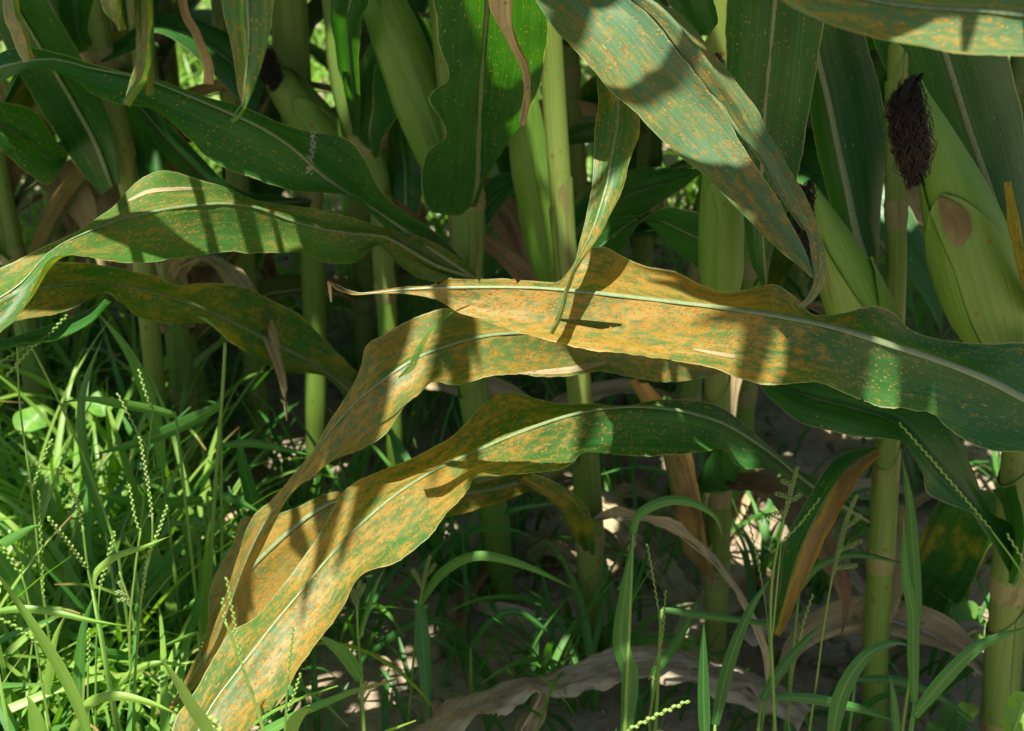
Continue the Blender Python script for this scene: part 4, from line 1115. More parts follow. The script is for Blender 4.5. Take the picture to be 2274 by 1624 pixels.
def covers(L, Mi, R):
    """which measured points lie in the shadow of this leaf"""
    c = np.stack([Mi @ E1, Mi @ E2], 1)
    la = np.stack([L @ E1, L @ E2], 1)
    ra = np.stack([R @ E1, R @ E2], 1)
    hit = np.zeros(len(pts2), bool)
    lo = np.minimum(la, ra).min(0) - 0.02
    hi = np.maximum(la, ra).max(0) + 0.02
    near = np.where(np.all((pts2 > lo) & (pts2 < hi), 1))[0]
    if len(near) == 0:
        return hit
    q = pts2[near]
    r = np.zeros(len(near), bool)
    for i in range(len(c) - 1):
        for quad in ((la[i], c[i], c[i + 1], la[i + 1]), (c[i], ra[i], ra[i + 1], c[i + 1])):
            s = []
            for k in range(4):
                a, b = quad[k], quad[(k + 1) % 4]
                s.append((b[0] - a[0]) * (q[:, 1] - a[1]) - (b[1] - a[1]) * (q[:, 0] - a[0]))
            s = np.array(s)
            r |= np.all(s >= 0, 0) | np.all(s <= 0, 0)
    hit[near[r]] = True
    return hit & (zz < (Mi @ ES).min() + 0.6)


HOSTS = [p4, p5, p6, p7, p8, p9, p3, p1, p2, p13, p14, p15, p10] + BACK[:24]
crng = random.Random(21)
ncan = 0
pts3, lw = np.array(pts3), np.array(lw)
for it in range(9000):
    left_idx = np.where(shade_left & (wgt > (0.7 if it < 4500 else 0.1)))[0]
    if len(left_idx) == 0 or ncan > 230:
        break
    # aim a leaf at a place that still lacks shade
    tgt = Vector(pts3[left_idx[crng.randrange(len(left_idx))]])
    zt = crng.uniform(0.88, 1.55)
    tgt = tgt + SUN * ((zt - tgt.z) / SUN.z)
    near = [q for q in HOSTS if (q.point(zt).xy - tgt.xy).length < 0.82]
    if not near:
        continue
    hpl = crng.choice(near)
    sp = hpl.point(zt)
    off = tgt.xy - sp.xy
    r = off.length
    ln = crng.uniform(max(0.42, r + 0.08), 1.02)
    L, Mi, R = arc_rows((0, 0, 0), math.atan2(off.x, off.y) + crng.gauss(0, 0.08), crng.uniform(0.2, 1.15), ln, crng.uniform(0.05, 0.095) if it < 2500 else crng.uniform(0.03, 0.085), crng.uniform(0.7, 1.9), 20, crng.uniform(-0.5, 0.5), crng.uniform(-0.4, 0.4), crng.uniform(-0.3, 0.3))
    rr = np.hypot(Mi[:, 0], Mi[:, 1])
    if rr.max() < r:
        continue
    zb = zt - Mi[int(np.argmax(rr >= r)), 2]
    if not 0.82 < zb < 1.95:
        continue
    sh = np.array(hpl.point(zb))
    L, Mi, R = L + sh, Mi + sh, R + sh
    if Mi[:, 2].min() < 0.75 or Mi[:, 1].min() < 0.10:
        continue
    dd = Mi[:, 1] * CP - (Mi[:, 2] - CAM_Z) * SP
    vy = H / 2 - FPX * (Mi[:, 1] * SP + (Mi[:, 2] - CAM_Z) * CP) / np.maximum(dd, 0.01)
    vx = np.abs(FPX * Mi[:, 0] / np.maximum(dd, 0.01))
    if np.any((dd > 0.01) & (vy > -120) & (vx < W / 2 + 160)):
        continue
    c = covers(L, Mi, R)
    gain = (wgt * (c & shade_left)).sum() - (9.0 if it < 5500 else 5.0) * (lw * (c & lit)).sum()
    if gain < (30 if it < 2500 else (14 if it < 5500 else 6)):
        continue
    shade_left &= ~c
    hpl.add('leaf', L, Mi, R, 3, 0.003, 0.006, 0.0, it, (0.007, 0.002), 'rib', traced=False)
    ncan += 1


# ------------------------------------------------------------------ withered patches and marks on single leaves
def on_surface(x, y, lift=0.0006):
    d = (P(x, y, 1.0) - camp).normalized()
    h = bvh.ray_cast(camp, d)[0]
    return None if h is None else h - d * lift


def patch_on(owner, base, name, mat, L, R, n=26, m=7, seed=0.0, lift=0.0006):
    l2, r2 = resample(L, n), resample(R, n)
    V, um, un, ok = [], [], [], []
    for i in range(n):
        jl = 0.10 * mnoise.noise((i * 0.7, seed, 1.0))
        jr = 0.10 * mnoise.noise((i * 0.7, seed, 9.0))
        for j in range(m):
            f = jl + (1 - jl - jr) * j / (m - 1)
            q = l2[i] + (r2[i] - l2[i]) * f
            p = on_surface(q[0], q[1], lift)
            ok.append(p is not None)
            p = p if p is not None else P(q[0], q[1], 0.9)
            V.append(p - Vector(base))
            um.append((j * 0.002, i * 0.004))
            un.append((2 * j / (m - 1) - 1, i / (n - 1)))
    F = [f for i in range(n - 1) for j in range(m - 1) for f in [(i * m + j, i * m + j + 1, (i + 1) * m + j + 1, (i + 1) * m + j)] if all(ok[k] for k in f) and max((V[a] - V[b]).length for a in f for b in f) < 0.02]
    return link(name, mesh(name, V, F, um, un), mat, owner)


patch_on(p6.leaves[0], p6.base, 'withered_patch', 'dry_tan', [(1150, 829), (1200, 822), (1260, 815), (1310, 806), (1345, 803)], [(1150, 831), (1200, 832), (1260, 829), (1310, 818), (1350, 808)], seed=1)
patch_on(p9.leaves[0], p9.base, 'scar', 'dry_tan', [(1540, 774), (1575, 779), (1605, 783), (1634, 788)], [(1540, 777), (1576, 786), (1605, 792), (1632, 796)], seed=2)
patch_on(p4.leaves[1], p4.base, 'withered_patch', 'dry_tan', [(284, 444), (330, 421), (400, 415), (455, 418)], [(286, 448), (335, 429), (400, 423), (452, 421)], seed=3)
_e = [o for o in p7.root.children if o.name.startswith('ear')][0]
patch_on(_e, p7.base, 'withered_patch', 'husk_tip', [(2084, 438), (2088, 470), (2098, 510), (2118, 548)], [(2104, 440), (2146, 470), (2158, 510), (2136, 548)], seed=4, lift=0.0036)
_v, _f = [], []
drop = random.Random(4)
for i in range(150):
    t = drop.random()
    x = 683 + 8 * math.sin(t * 5) + 14 * t + drop.gauss(0, 2 + 4 * t)
    p = on_surface(x, 272 + 110 * t + drop.gauss(0, 3), 0.0004)
    if p is None:
        continue
    p = p - p4.base
    r = drop.uniform(0.0004, 0.0011)
    b0 = len(_v)
    for k in range(6):
        a = k * 1.047
        _v.append(p + Vector((math.cos(a) * r * drop.uniform(0.6, 1.2), math.sin(a) * 0.5 * r, math.sin(a) * r * drop.uniform(0.6, 1.2))))
    _v.append(p + Vector((0, -r * 0.5, r * 0.5)))
    _f += [(b0 + k, b0 + (k + 1) % 6, b0 + 6) for k in range(6)]
link('droppings', mesh('droppings', _v, _f), 'bleach', p4.leaves[0])

# ------------------------------------------------------------------ grasses with seed heads, traced on the photograph
def gpt(pts, Y, n):
    q = resample(pts, n)
    yy = lerpl(Y, n)
    return q, [P(a[0], a[1], y) for a, y in zip(q, yy)]


def bead(verts, faces, c, ax, up, l, w):
    """one spikelet: a slim eight-sided grain"""
    ax, up = Vector(ax).normalized(), Vector(up).normalized()
    sd = ax.cross(up).normalized()
    up = sd.cross(ax).normalized()
    b0 = len(verts)
    verts.append(c - ax * l)
    for f, k in ((-0.35, 0.9), (0.35, 0.75)):
        for j in range(5):
            a = 6.283 * j / 5
            verts.append(c + ax * (l * f) + (sd * math.cos(a) + up * math.sin(a)) * (w * k))
    verts.append(c + ax * l)
    for j in range(5):
        k = (j + 1) % 5
        faces += [(b0, b0 + 1 + k, b0 + 1 + j), (b0 + 1 + j, b0 + 1 + k, b0 + 6 + k, b0 + 6 + j), (b0 + 6 + j, b0 + 6 + k, b0 + 11)]


def dep(p):
    return p.y * CP - (p.z - CAM_Z) * SP


class Grass:
    def __init__(self, foot, label, group=None, name='grass_plant', cat='grass'):
        self.o = Vector((foot.x, foot.y, gz(foot.x, foot.y)))
        self.root = empty(name, self.o, label, cat, group)

    def stem(self, pts, w, Y, ground=False):
        q, pw = gpt(pts, Y, max(8, len(pts) * 5))
        r = w / 2 / FPX * dep(pw[0])
        rad = [r] * len(pw)
        if ground:
            a = pw[0]
            pre = [Vector((self.o.x, self.o.y, self.o.z - 0.01)).lerp(a, t) for t in (0, 0.33, 0.66)]
            pw = pre + pw
            rad = [r * 1.2] * 3 + rad
        rad = list(np.array(rad) * np.linspace(1.15, 0.75, len(rad)))
        return link('stem', tube_mesh('stem', pw, rad, 6, self.o), 'stem', self.root)

    def spike(self, pts, w, Y, gap=7.0):
        q, pw = gpt(pts, Y, 60)
        ln = sum((pw[i + 1] - pw[i]).length for i in range(59))
        d = dep(pw[30])
        k = max(6, int(ln * FPX / d / gap))
        q, pw = gpt(pts, Y, k)
        hw = w / 2 / FPX * d
        verts, faces = [], []
        for i in range(k - 1):
            ax = (pw[i + 1] - pw[i]).normalized()
            sd = ax.cross(Vector((0, 1, 0.3))).normalized()
            f = 1.0 if i < k * 0.8 else 0.75
            s = 1 if i % 2 else -1
            c = (pw[i] + pw[i + 1]) / 2 + sd * (hw * 0.45 * s)
            bead(verts, faces, c, ax * 1.0 + sd * (0.25 * s), (0, -1, 0.3), gap * (0.62 + 0.3 * ((i * 0.618) % 1)) / FPX * d, hw * (0.62 + 0.26 * ((i * 0.377) % 1)) * f)
        rach = tube_mesh('r', pw, hw * 0.3, 5)
        b0 = len(verts)
        verts += [Vector(v.co) for v in rach.vertices]
        faces += [tuple(b0 + i for i in p.vertices) for p in rach.polygons]
        bpy.data.meshes.remove(rach)
        return link('seed_spike', mesh('seed_spike', [v - self.o for v in verts], faces), 'spike', self.root)

    def panicle(self, main, branches, Y, w=15):
        verts, faces = [], []
        rg = random.Random(int(main[0][0]))
        for pts, ww in [(main, w)] + [(b, w * 1.1) for b in branches]:
            q, pw = gpt(pts, Y, 40)
            ln = sum((pw[i + 1] - pw[i]).length for i in range(39))
            d = dep(pw[0])
            k = max(6, int(ln * FPX / d / 5.0))
            q, pw = gpt(pts, Y, k)
            hw = ww / 2 / FPX * d
            for i in range(k - 1):
                ax = (pw[i + 1] - pw[i]).normalized()
                tp = math.sin(math.pi * min(0.98, 0.12 + 0.8 * i / k)) ** 0.6
                for s in range(4):
                    an = s * 1.571 + i * 0.8
                    sd = ax.cross(Vector((0, 1, 0.3))).normalized()
                    rr = sd * math.cos(an) + sd.cross(ax) * math.sin(an)
                    bead(verts, faces, pw[i] + rr * (hw * 0.55 * tp), ax + rr * 0.8, (0, -1, 0.31), 4.6 / FPX * d, 1.9 / FPX * d)
            rach = tube_mesh('r', pw, 0.9 / FPX * d, 5)
            b0 = len(verts)
            verts += [Vector(v.co) for v in rach.vertices]
            faces += [tuple(b0 + i for i in p.vertices) for p in rach.polygons]
            bpy.data.meshes.remove(rach)
        return link('seed_head', mesh('seed_head', [v - self.o for v in verts], faces), 'panicle', self.root)

    def blade(self, pts, w, Y, mat='blade', tilt=0.35, taper=1.0, n=26):
        """pts run from the base of the blade to its tip"""
        q = resample(pts, n)
        yy = lerpl(Y, n)
        tg = np.gradient(q, axis=0)
        tg /= np.linalg.norm(tg, axis=1)[:, None] + 1e-9
        nr = np.stack([-tg[:, 1], tg[:, 0]], 1)
        t = np.linspace(0, 1, n)
        hw = w / 2 * np.minimum(1, 0.6 + 1.8 * t) * np.clip(1 - np.maximum(0, (t - 0.35) / 0.65) ** (1.7 * taper), 0.02, 1)
        La, Ra = q - nr * hw[:, None], q + nr * hw[:, None]
        m = np.array([P(a[0], a[1], y) for a, y in zip(q, yy)])
        dy = hw / FPX * 1.1 * tilt
        Lw = np.array([P(a[0], a[1], y + e + 0.0012) for a, y, e in zip(La, yy, dy)])
        Rw = np.array([P(a[0], a[1], y - e + 0.0012) for a, y, e in zip(Ra, yy, dy)])
        me = blade_mesh('blade', Lw, m, Rw, 3, 0.001, 0.001, 0.0002, pts[0][0] * 0.1, 30, self.o)
        if self.o.z < m[0][2] - 0.05 and not getattr(self, 'rooted', False):
            self.rooted = True
            a = Vector(m[0])
            pth = [Vector((self.o.x, self.o.y, self.o.z - 0.01)).lerp(a, f) for f in (0, 0.3, 0.65, 1.0)]
            link('stem', tube_mesh('stem', pth, [0.0022, 0.002, 0.0017, 0.0012], 6, self.o), 'stem', self.root)
        return link('blade', me, mat, self.root)


M['panicle'] = plain_mat('grass_panicle', (0.13, 0.24, 0.06), (0.24, 0.33, 0.11), 300, 0.55, 0.1)


def foot(x, y, Y, dx=0.0):
    p = P(x, y, Y)
    return Vector((p.x + dx, p.y, 0))


GL = 'seed grass beside the corn row'
g = Grass(foot(268, 1624, 0.92), 'tall seed grass with two pale finger spikes, the upper one bleached by sun', GL)
g.stem([(268, 1624), (250, 1540), (222, 1385), (208, 1320), (195, 1265), (183, 1165)], 6.5, 0.92, True)
g.spike([(183, 1165), (165, 1100), (128, 1035)], 11, [0.92, 0.91, 0.90])
g.spike([(193, 1262), (150, 1203), (106, 1148)], 13, [0.92, 0.91, 0.90])
g.blade([(205, 1310), (215, 1270), (260, 1235), (320, 1215), (380, 1190)], 16, [0.92, 0.94], 'blade_lime')
g = Grass(foot(296, 1624, 0.94), 'tall seed grass with a forked stem ending in two slender spikes', GL)
g.stem([(296, 1624), (300, 1500), (315, 1320), (337, 1210), (338, 1140)], 6, 0.94, True)
g.spike([(316, 1318), (328, 1240), (352, 1180), (372, 1122)], 9, 0.94)
g.spike([(338, 1145), (328, 1070), (310, 970)], 9, [0.94, 0.93])
g = Grass(foot(212, 1624, 0.95), 'seed grass with one short spike leaning over a lime blade', GL)
g.stem([(212, 1624), (214, 1430), (222, 1300)], 5, 0.95, True)
g.spike([(222, 1302), (240, 1240), (255, 1180)], 11, 0.95)
g.blade([(180, 1624), (175, 1550), (178, 1460), (186, 1390), (205, 1335), (215, 1310)], 26, 0.95, 'blade')
g = Grass(foot(198, 1624, 0.93), 'short upright seed grass with a single tight spike', GL)
g.stem([(198, 1624), (195, 1540), (196, 1470)], 5, 0.93, True)
g.spike([(196, 1475), (197, 1430), (197, 1395)], 9, 0.93)
g = Grass(foot(118, 1480, 1.05), 'thin seed grass with sagging twin spikes crossing a dark leaf underside', GL)
g.stem([(118, 1480), (100, 1350), (93, 1300), (80, 1180), (70, 1090), (50, 950), (42, 870), (38, 770)], 5, 1.05, True)
g.spike([(97, 1330), (92, 1220), (86, 1090)], 7, 1.045, 8)
g.spike([(70, 1090), (88, 1040), (115, 975)], 7, 1.05, 8)
g = Grass(foot(262, 1230, 1.12), 'thin seed grass with a bent stem and two drooping spikes at the top', GL)
g.stem([(262, 1230), (230, 1132), (184, 1010), (135, 900), (80, 790), (36, 709)], 6, 1.1, True)
g.spike([(150, 700), (95, 755), (50, 775), (0, 804)], 9, 1.09)
g.spike([(98, 752), (75, 768), (45, 800), (13, 836)], 9, 1.09)
g = Grass(foot(465, 1330, 1.18), 'bare grass stem rising straight in front of the leaning dry stalk', GL)
g.stem([(465, 1330), (472, 1181), (485, 984), (495, 853), (500, 760)], 9, 1.18, True)
g.blade([(490, 900), (430, 930), (330, 975), (210, 1010)], 30, [1.18, 1.15])
g.blade([(484, 990), (560, 985), (640, 1000), (700, 1015)], 18, [1.18, 1.2])
g = Grass(foot(300, 1260, 1.14), 'slender seed grass with two thin spikes near a sunlit soil patch', GL)
g.stem([(300, 1260), (315, 1150), (330, 990), (340, 912)], 5, 1.12, True)
g.spike([(340, 915), (322, 870), (308, 820)], 8, 1.12)
g.stem([(330, 1000), (308, 960)], 4, 1.12)
g.spike([(308, 965), (285, 920), (260, 873)], 7, 1.12)
g = Grass(foot(300, 1350, 1.0), 'seed grass with a short dark spike in the shade', GL)
g.stem([(292, 1560), (288, 1400), (300, 1270), (312, 1180)], 6, 1.0, True)
g.spike([(312, 1180), (300, 1150), (287, 1075)], 8, 1.0)
g = Grass(foot(0, 1330, 0.9), 'seed grass leaning in with knobbly pale spikes', GL)
g.stem([(115, 1640), (90, 1500), (62, 1330), (45, 1270)], 6, 0.9, True)
g.spike([(45, 1272), (20, 1235), (-5, 1205)], 15, 0.9)
g.spike([(85, 1430), (40, 1395), (-5, 1372)], 14, 0.88)
g = Grass(foot(585, 1640, 0.72), 'fresh green seed grass with two spikes crossing the rusted leaf', GL)
g.stem([(590, 1640), (572, 1580), (540, 1485), (520, 1430), (500, 1380)], 8, 0.70, True)
g.spike([(540, 1490), (522, 1390), (503, 1283)], 8, 0.69, 8)
g.spike([(500, 1382), (496, 1350), (494, 1328)], 9, 0.70, 8)
g = Grass(foot(632, 1640, 0.74), 'thin seed grass with one pale spike before the rusted leaf edge', GL)
g.stem([(632, 1640), (637, 1540), (641, 1490)], 5, 0.72, True)
g.spike([(641, 1492), (647, 1440), (652, 1390)], 8, 0.72)
g.spike([(634, 1590), (650, 1550), (655, 1490)][:2] + [(668, 1495)], 8, 0.72)
g = Grass(foot(440, 1640, 0.66), 'soft seed grass with a stout blade and knobbly head at the picture edge', GL)
g.blade([(480, 1680), (455, 1610), (430, 1575), (395, 1515), (352, 1456)], 30, [0.66, 0.65, 0.64], 'blade_lime')
g.spike([(500, 1660), (485, 1625), (466, 1590)], 26, 0.66, 10)
GP = 'grasses with branched seed heads'
g = Grass(foot(1722, 1640, 1.0), 'barnyard grass with green branched seed head beside the half withered leaf', GP)
g.stem([(1722, 1640), (1715, 1480), (1711, 1380), (1717, 1270), (1743, 1140)], 7, 1.0, True)
g.panicle([(1743, 1145), (1756, 1090), (1772, 1034)], [[(1743, 1135), (1720, 1142), (1702, 1149)], [(1748, 1115), (1768, 1105), (1782, 1094)], [(1750, 1105), (1732, 1098), (1718, 1096)], [(1758, 1080), (1744, 1070), (1732, 1068)]], 1.0)
g.stem([(1714, 1420), (1735, 1205)][::1], 4, 1.0)
g.spike([(1735, 1205), (1775, 1165), (1822, 1105)], 7, 0.995, 8)
g = Grass(foot(1800, 1640, 1.04), 'barnyard grass with branched seed head in front of the tall stalk', GP)
g.stem([(1795, 1640), (1815, 1500), (1828, 1400), (1850, 1270)], 5, 1.04, True)
g.panicle([(1850, 1275), (1868, 1200), (1885, 1140), (1905, 1097)], [[(1853, 1262), (1880, 1258), (1906, 1255)], [(1862, 1222), (1890, 1212), (1916, 1199)], [(1880, 1170), (1900, 1155), (1914, 1140)]], 1.04)
g = Grass(foot(810, 1640, 1.02), 'barnyard grass with small plump seed head below the rusted leaf', GP)
g.stem([(808, 1640), (802, 1520), (794, 1400), (793, 1350)], 6, 1.02, True)
g.panicle([(793, 1352), (794, 1320), (800, 1288)], [[(793, 1345), (785, 1330), (784, 1305)], [(797, 1325), (806, 1305), (810, 1295)]], 1.02, 13)
g.blade([(796, 1420), (815, 1360), (835, 1300), (858, 1256)], 12, 1.02)
g.blade([(800, 1510), (770, 1460), (735, 1430), (700, 1408)], 32, [1.02, 0.98])
g = Grass(foot(930, 1380, 1.16), 'barnyard grass with a drooping leaf and pale open seed head', GP)
g.stem([(905, 1624), (915, 1500), (925, 1400), (932, 1340), (938, 1310)], 6, 1.14, True)
g.panicle([(938, 1312), (945, 1270), (956, 1232)], [[(938, 1305), (925, 1280), (915, 1262)], [(945, 1280), (960, 1262), (968, 1250)]], 1.14, 13)
g.blade([(932, 1340), (938, 1420), (945, 1500), (958, 1610)], 32, [1.14, 1.08])
g.blade([(930, 1345), (975, 1280), (1030, 1242), (1090, 1236), (1180, 1262), (1290, 1315)], 22, [1.14, 1.12, 1.14])
g = Grass(foot(792, 1300, 1.0), 'single shaded panicle of seed grass among the clump', GP)
g.stem([(300, 1480), (298, 1400), (285, 1330), (265, 1270)], 5, 1.02, True)
g.panicle([(288, 1345), (275, 1310), (262, 1290)], [[(285, 1330), (270, 1332), (258, 1334)], [(280, 1318), (265, 1316), (255, 1318)]], 1.02, 12)
g = Grass(foot(2260, 1300, 0.99), 'long thin beaded seed stalk crossing the very dark leaf', GL)
g.stem([(2330, 1400), (2270, 1275), (2200, 1175)], 6, 0.98, True)
g.spike([(2200, 1175), (2120, 1080), (2060, 1010), (1995, 938)], 8, [0.98, 0.97], 10)
g.spike([(2320, 1330), (2270, 1240), (2235, 1185)], 8, 0.98, 10)
g = Grass(foot(1380, 1650, 0.94), 'bright lime seed spike lying low over shaded soil', GL)
g.stem([(1340, 1660), (1395, 1622)], 5, 0.92, True)
g.spike([(1390, 1624), (1460, 1588), (1530, 1556)], 15, 0.92, 10)
g = Grass(foot(1700, 1450, 1.08), 'dark thin seed spike rising beside the barnyard grass', GL)
g.stem([(1712, 1480), (1705, 1380), (1692, 1290)], 4.5, 1.06, True)
g.spike([(1692, 1292), (1675, 1210), (1654, 1122)], 6, 1.06, 8)
g = Grass(foot(1480, 1624, 1.04), 'thin bluish seed spike beside the broad hanging blade', GL)
g.stem([(1440, 1600), (1455, 1520), (1465, 1400), (1462, 1350)], 4.5, 1.04, True)
g.spike([(1462, 1352), (1450, 1280), (1437, 1208)], 6, 1.04, 8)
g.spike([(1440, 1510), (1470, 1420), (1478, 1310)], 6, 1.03, 8)
g = Grass(foot(1800, 1600, 1.05), 'beaded seed spike standing between crossing green blades', GL)
g.stem([(1750, 1600), (1760, 1500), (1775, 1430)], 4, 1.05, True)
g.spike([(1775, 1432), (1785, 1380), (1806, 1318)], 8, 1.05, 8)

GB = 'broad grass blades among the stalks'
for pts, w, Y, mt, lab in [
    ([(1390, 1640), (1400, 1500), (1390, 1470), (1378, 1420), (1386, 1330), (1400, 1230), (1408, 1183)], 48, [1.0, 1.0], 'blade', 'broad upright grass blade rising to meet an arching one'),
    ([(1406, 1186), (1420, 1142), (1480, 1113), (1540, 1118), (1590, 1150), (1605, 1200)], 28, [1.0, 1.02], 'blade', 'arching grass blade bending over towards the pale stalk'),
    ([(1566, 1660), (1563, 1560), (1562, 1470), (1563, 1376)], 34, [0.94], 'blade', 'stiff pointed grass blade standing before the dry leaf'),
    ([(1588, 1610), (1620, 1470), (1668, 1350), (1722, 1270)], 36, [1.0], 'blade', 'leaning grass blade with blunt tip by the barnyard grass'),
    ([(1470, 1354), (1600, 1372), (1700, 1386), (1765, 1412)], 22, [1.08], 'blade', 'grass blade lying level across the stalks'),
    ([(1450, 1500), (1500, 1430), (1560, 1320)], 26, [1.12], 'blade', 'shaded grass blade pointing up beside the pale stalk'),
    ([(1845, 1650), (1868, 1545), (1918, 1462), (1980, 1428), (2030, 1436)], 46, [0.95], 'blade', 'broad bowed grass blade in front of the tall stalk'),
    ([(2030, 1590), (2100, 1505), (2180, 1432), (2290, 1390)], 42, [0.95], 'blade', 'broad grass blade sweeping towards the spotted stalk'),
    ([(2030, 1560), (2028, 1450), (2027, 1362), (2012, 1290), (2008, 1220), (2006, 1140)], 34, [1.0], 'blade', 'upright grass blade on a thin stem before the streaked leaf'),
    ([(2040, 1370), (2030, 1250), (2020, 1120), (2000, 990)], 34, [1.05], 'blade', 'long dark grass blade rising behind the upright one'),
    ([(1690, 1556), (1740, 1480), (1800, 1410), (1830, 1384)], 30, [1.02], 'blade', 'slanting grass blade crossing the seed stems'),
    ([(1725, 1548), (1800, 1552), (1900, 1572), (2010, 1608)], 30, [1.03], 'blade', 'low grass blade lying along the dead leaf'),
    ([(1900, 1508), (2000, 1514), (2100, 1556), (2165, 1604)], 26, [1.08], 'blade', 'grass blade arching low behind the bowed blade'),
    ([(1775, 1310), (1820, 1256), (1900, 1232), (2000, 1250), (2010, 1256)], 22, [1.1], 'blade', 'thin grass blade bridging the two tall stalks'),
    ([(1992, 1650), (1985, 1560), (1975, 1494)], 24, [1.0], 'blade', 'short spear of grass below the upright blade'),
    ([(1045, 1440), (1085, 1385), (1140, 1358), (1200, 1390), (1250, 1450)], 20, [1.18], 'blade', 'small arch of grass over the dead leaf'),
    ([(1060, 1500), (1090, 1440), (1130, 1370)], 12, [1.2], 'blade', 'thin straight grass blade behind the small arch'),
    ([(800, 1470), (860, 1420), (950, 1380), (1040, 1410)], 22, [1.2], 'blade', 'shaded grass blade bent over in the middle of the grass'),
    ([(-30, 1240), (60, 1368), (130, 1478), (170, 1560), (205, 1660)][::-1], 30, [0.82], 'blade_lime', 'thick lime green grass leaf slanting across the sunny clump'),
    ([(-30, 1362), (50, 1352), (130, 1362), (200, 1378), (288, 1392)], 19, [0.85], 'blade_lime', 'lime grass blade lying flat with a red tinged tip'),
    ([(100, 1580), (108, 1500), (122, 1420), (148, 1360)], 22, [1.0], 'blade_lime', 'freckled lime blade standing in the sunny clump'),
    ([(95, 1670), (82, 1610), (68, 1560), (58, 1545)], 44, [0.85], 'blade_lime', 'broad blunt grass blade cut short in the sun'),
    ([(150, 1650), (190, 1570), (250, 1546), (330, 1560), (405, 1592)], 26, [0.9], 'blade_lime', 'sunlit lime grass blade arching low over the clump'),
    ([(245, 1545), (285, 1500), (340, 1474), (415, 1476)], 18, [0.98], 'blade_lime', 'pale arched grass blade touching the yellow leaf'),
    ([(290, 1460), (240, 1452), (180, 1456)], 26, [1.05], 'blade', 'short level blade joined to a grass stem'),
    ([(440, 1404), (400, 1420), (355, 1438)], 11, [1.02], 'blade_lime', 'small bright spear of grass by the yellow leaf'),
    ([(390, 922), (330, 908), (260, 896), (190, 886), (133, 896)], 24, [1.13], 'blade', 'grass blade lying level with one sunlit end'),
    ([(235, 1180), (206, 1085), (186, 1000), (180, 900), (196, 830), (232, 742)], 26, [1.13], 'blade', 'tall bent grass blade crossing the level one'),
    ([(360, 1040), (350, 960), (330, 890), (290, 790), (215, 690)], 34, [1.2], 'blade', 'broad dark grass blade rising to the blotched leaf'),
    ([(-40, 1235), (20, 1200), (70, 1172), (98, 1166)], 26, [1.03], 'blade', 'rounded grass blade tip catching the sun'),
    ([(450, 1110), (360, 1118), (260, 1108), (200, 1095)], 30, [1.25], 'blade', 'level dark grass blade deep in the clump'),
    ([(575, 1160), (555, 1090), (535, 1010), (530, 950)], 34, [1.28], 'blade', 'dark broad blade behind the drooping rusted leaf'),
    ([(460, 1095), (520, 1110), (580, 1140)], 22, [1.25], 'blade', 'dark blade pointing at the drooping rusted leaf'),
    ([(640, 1660), (650, 1610), (680, 1575), (700, 1580)], 36, [0.82], 'blade_lime', 'broad lime blade at the foot of the rusted leaf'),
    ([(60, 1345), (30, 1290), (-10, 1230), (-50, 1190)][::-1], 56, [1.1], 'blade', 'very wide grass blade with a sunlit rounded end'),
    ([(300, 1330), (330, 1290), (385, 1230), (420, 1180)], 24, [1.2], 'blade', 'slanting dark blade behind the forked seed grass'),
    ([(400, 1440), (430, 1380), (445, 1320), (450, 1270)], 24, [1.1], 'blade', 'dark green blade standing beside the yellow leaf'),
]:
    g = Grass(foot(pts[0][0], pts[0][1], Y[0]), lab, GB, 'grass_blade_plant')
    g.blade(pts, w * (0.8 if pts[0][0] > 700 else 0.9), Y, 'blade_shade' if mt == 'blade' and pts[0][0] > 700 else mt)

# ------------------------------------------------------------------ tufts: one prototype per kind, copied with all their blades
def free_blade(base, az, elev, length, width, droop, n=9, nc=1, seed=0):
    L, Mi, R = arc_rows(base, az, elev, length, width, droop, n, 0.3, 0.0, 0.4)
    return L, Mi, R


trng = random.Random(77)
PROTO = []
for k in range(7):
    blades = []
    nb = 8 + k % 4
    az = trng.uniform(0, 6.28)
    for j in range(nb):
        az += 2.4 + trng.uniform(-0.3, 0.3)
        ln = trng.uniform(0.16, 0.34)
        L, Mi, R = arc_rows((trng.uniform(-0.015, 0.015), trng.uniform(-0.015, 0.015), -0.01), az, trng.uniform(1.0, 1.45), ln, trng.uniform(0.004, 0.0105), trng.uniform(0.4, 2.2), 12, trng.uniform(-1.2, 1.2), 0.0, trng.uniform(-0.6, 0.6))
        blades.append(blade_mesh('blade', L, Mi, R, 1, 0.0, 0.0, 0.0, j))
    PROTO.append(blades)


def tuft(x, y, s, rz, kind, mat, label, group):
    e = empty('grass_tuft', (x, y, gz(x, y)), label, 'grass', group)
    e.rotation_euler = (0, 0, rz)
    e.scale = (s, s, s * trng.uniform(0.85, 1.15))
    for me in PROTO[kind]:
        o = bpy.data.objects.new('blade', me)
        COL.objects.link(o)
        o.parent = e
        o.material_slots[0].link = 'OBJECT'
        o.material_slots[0].material = M[mat]


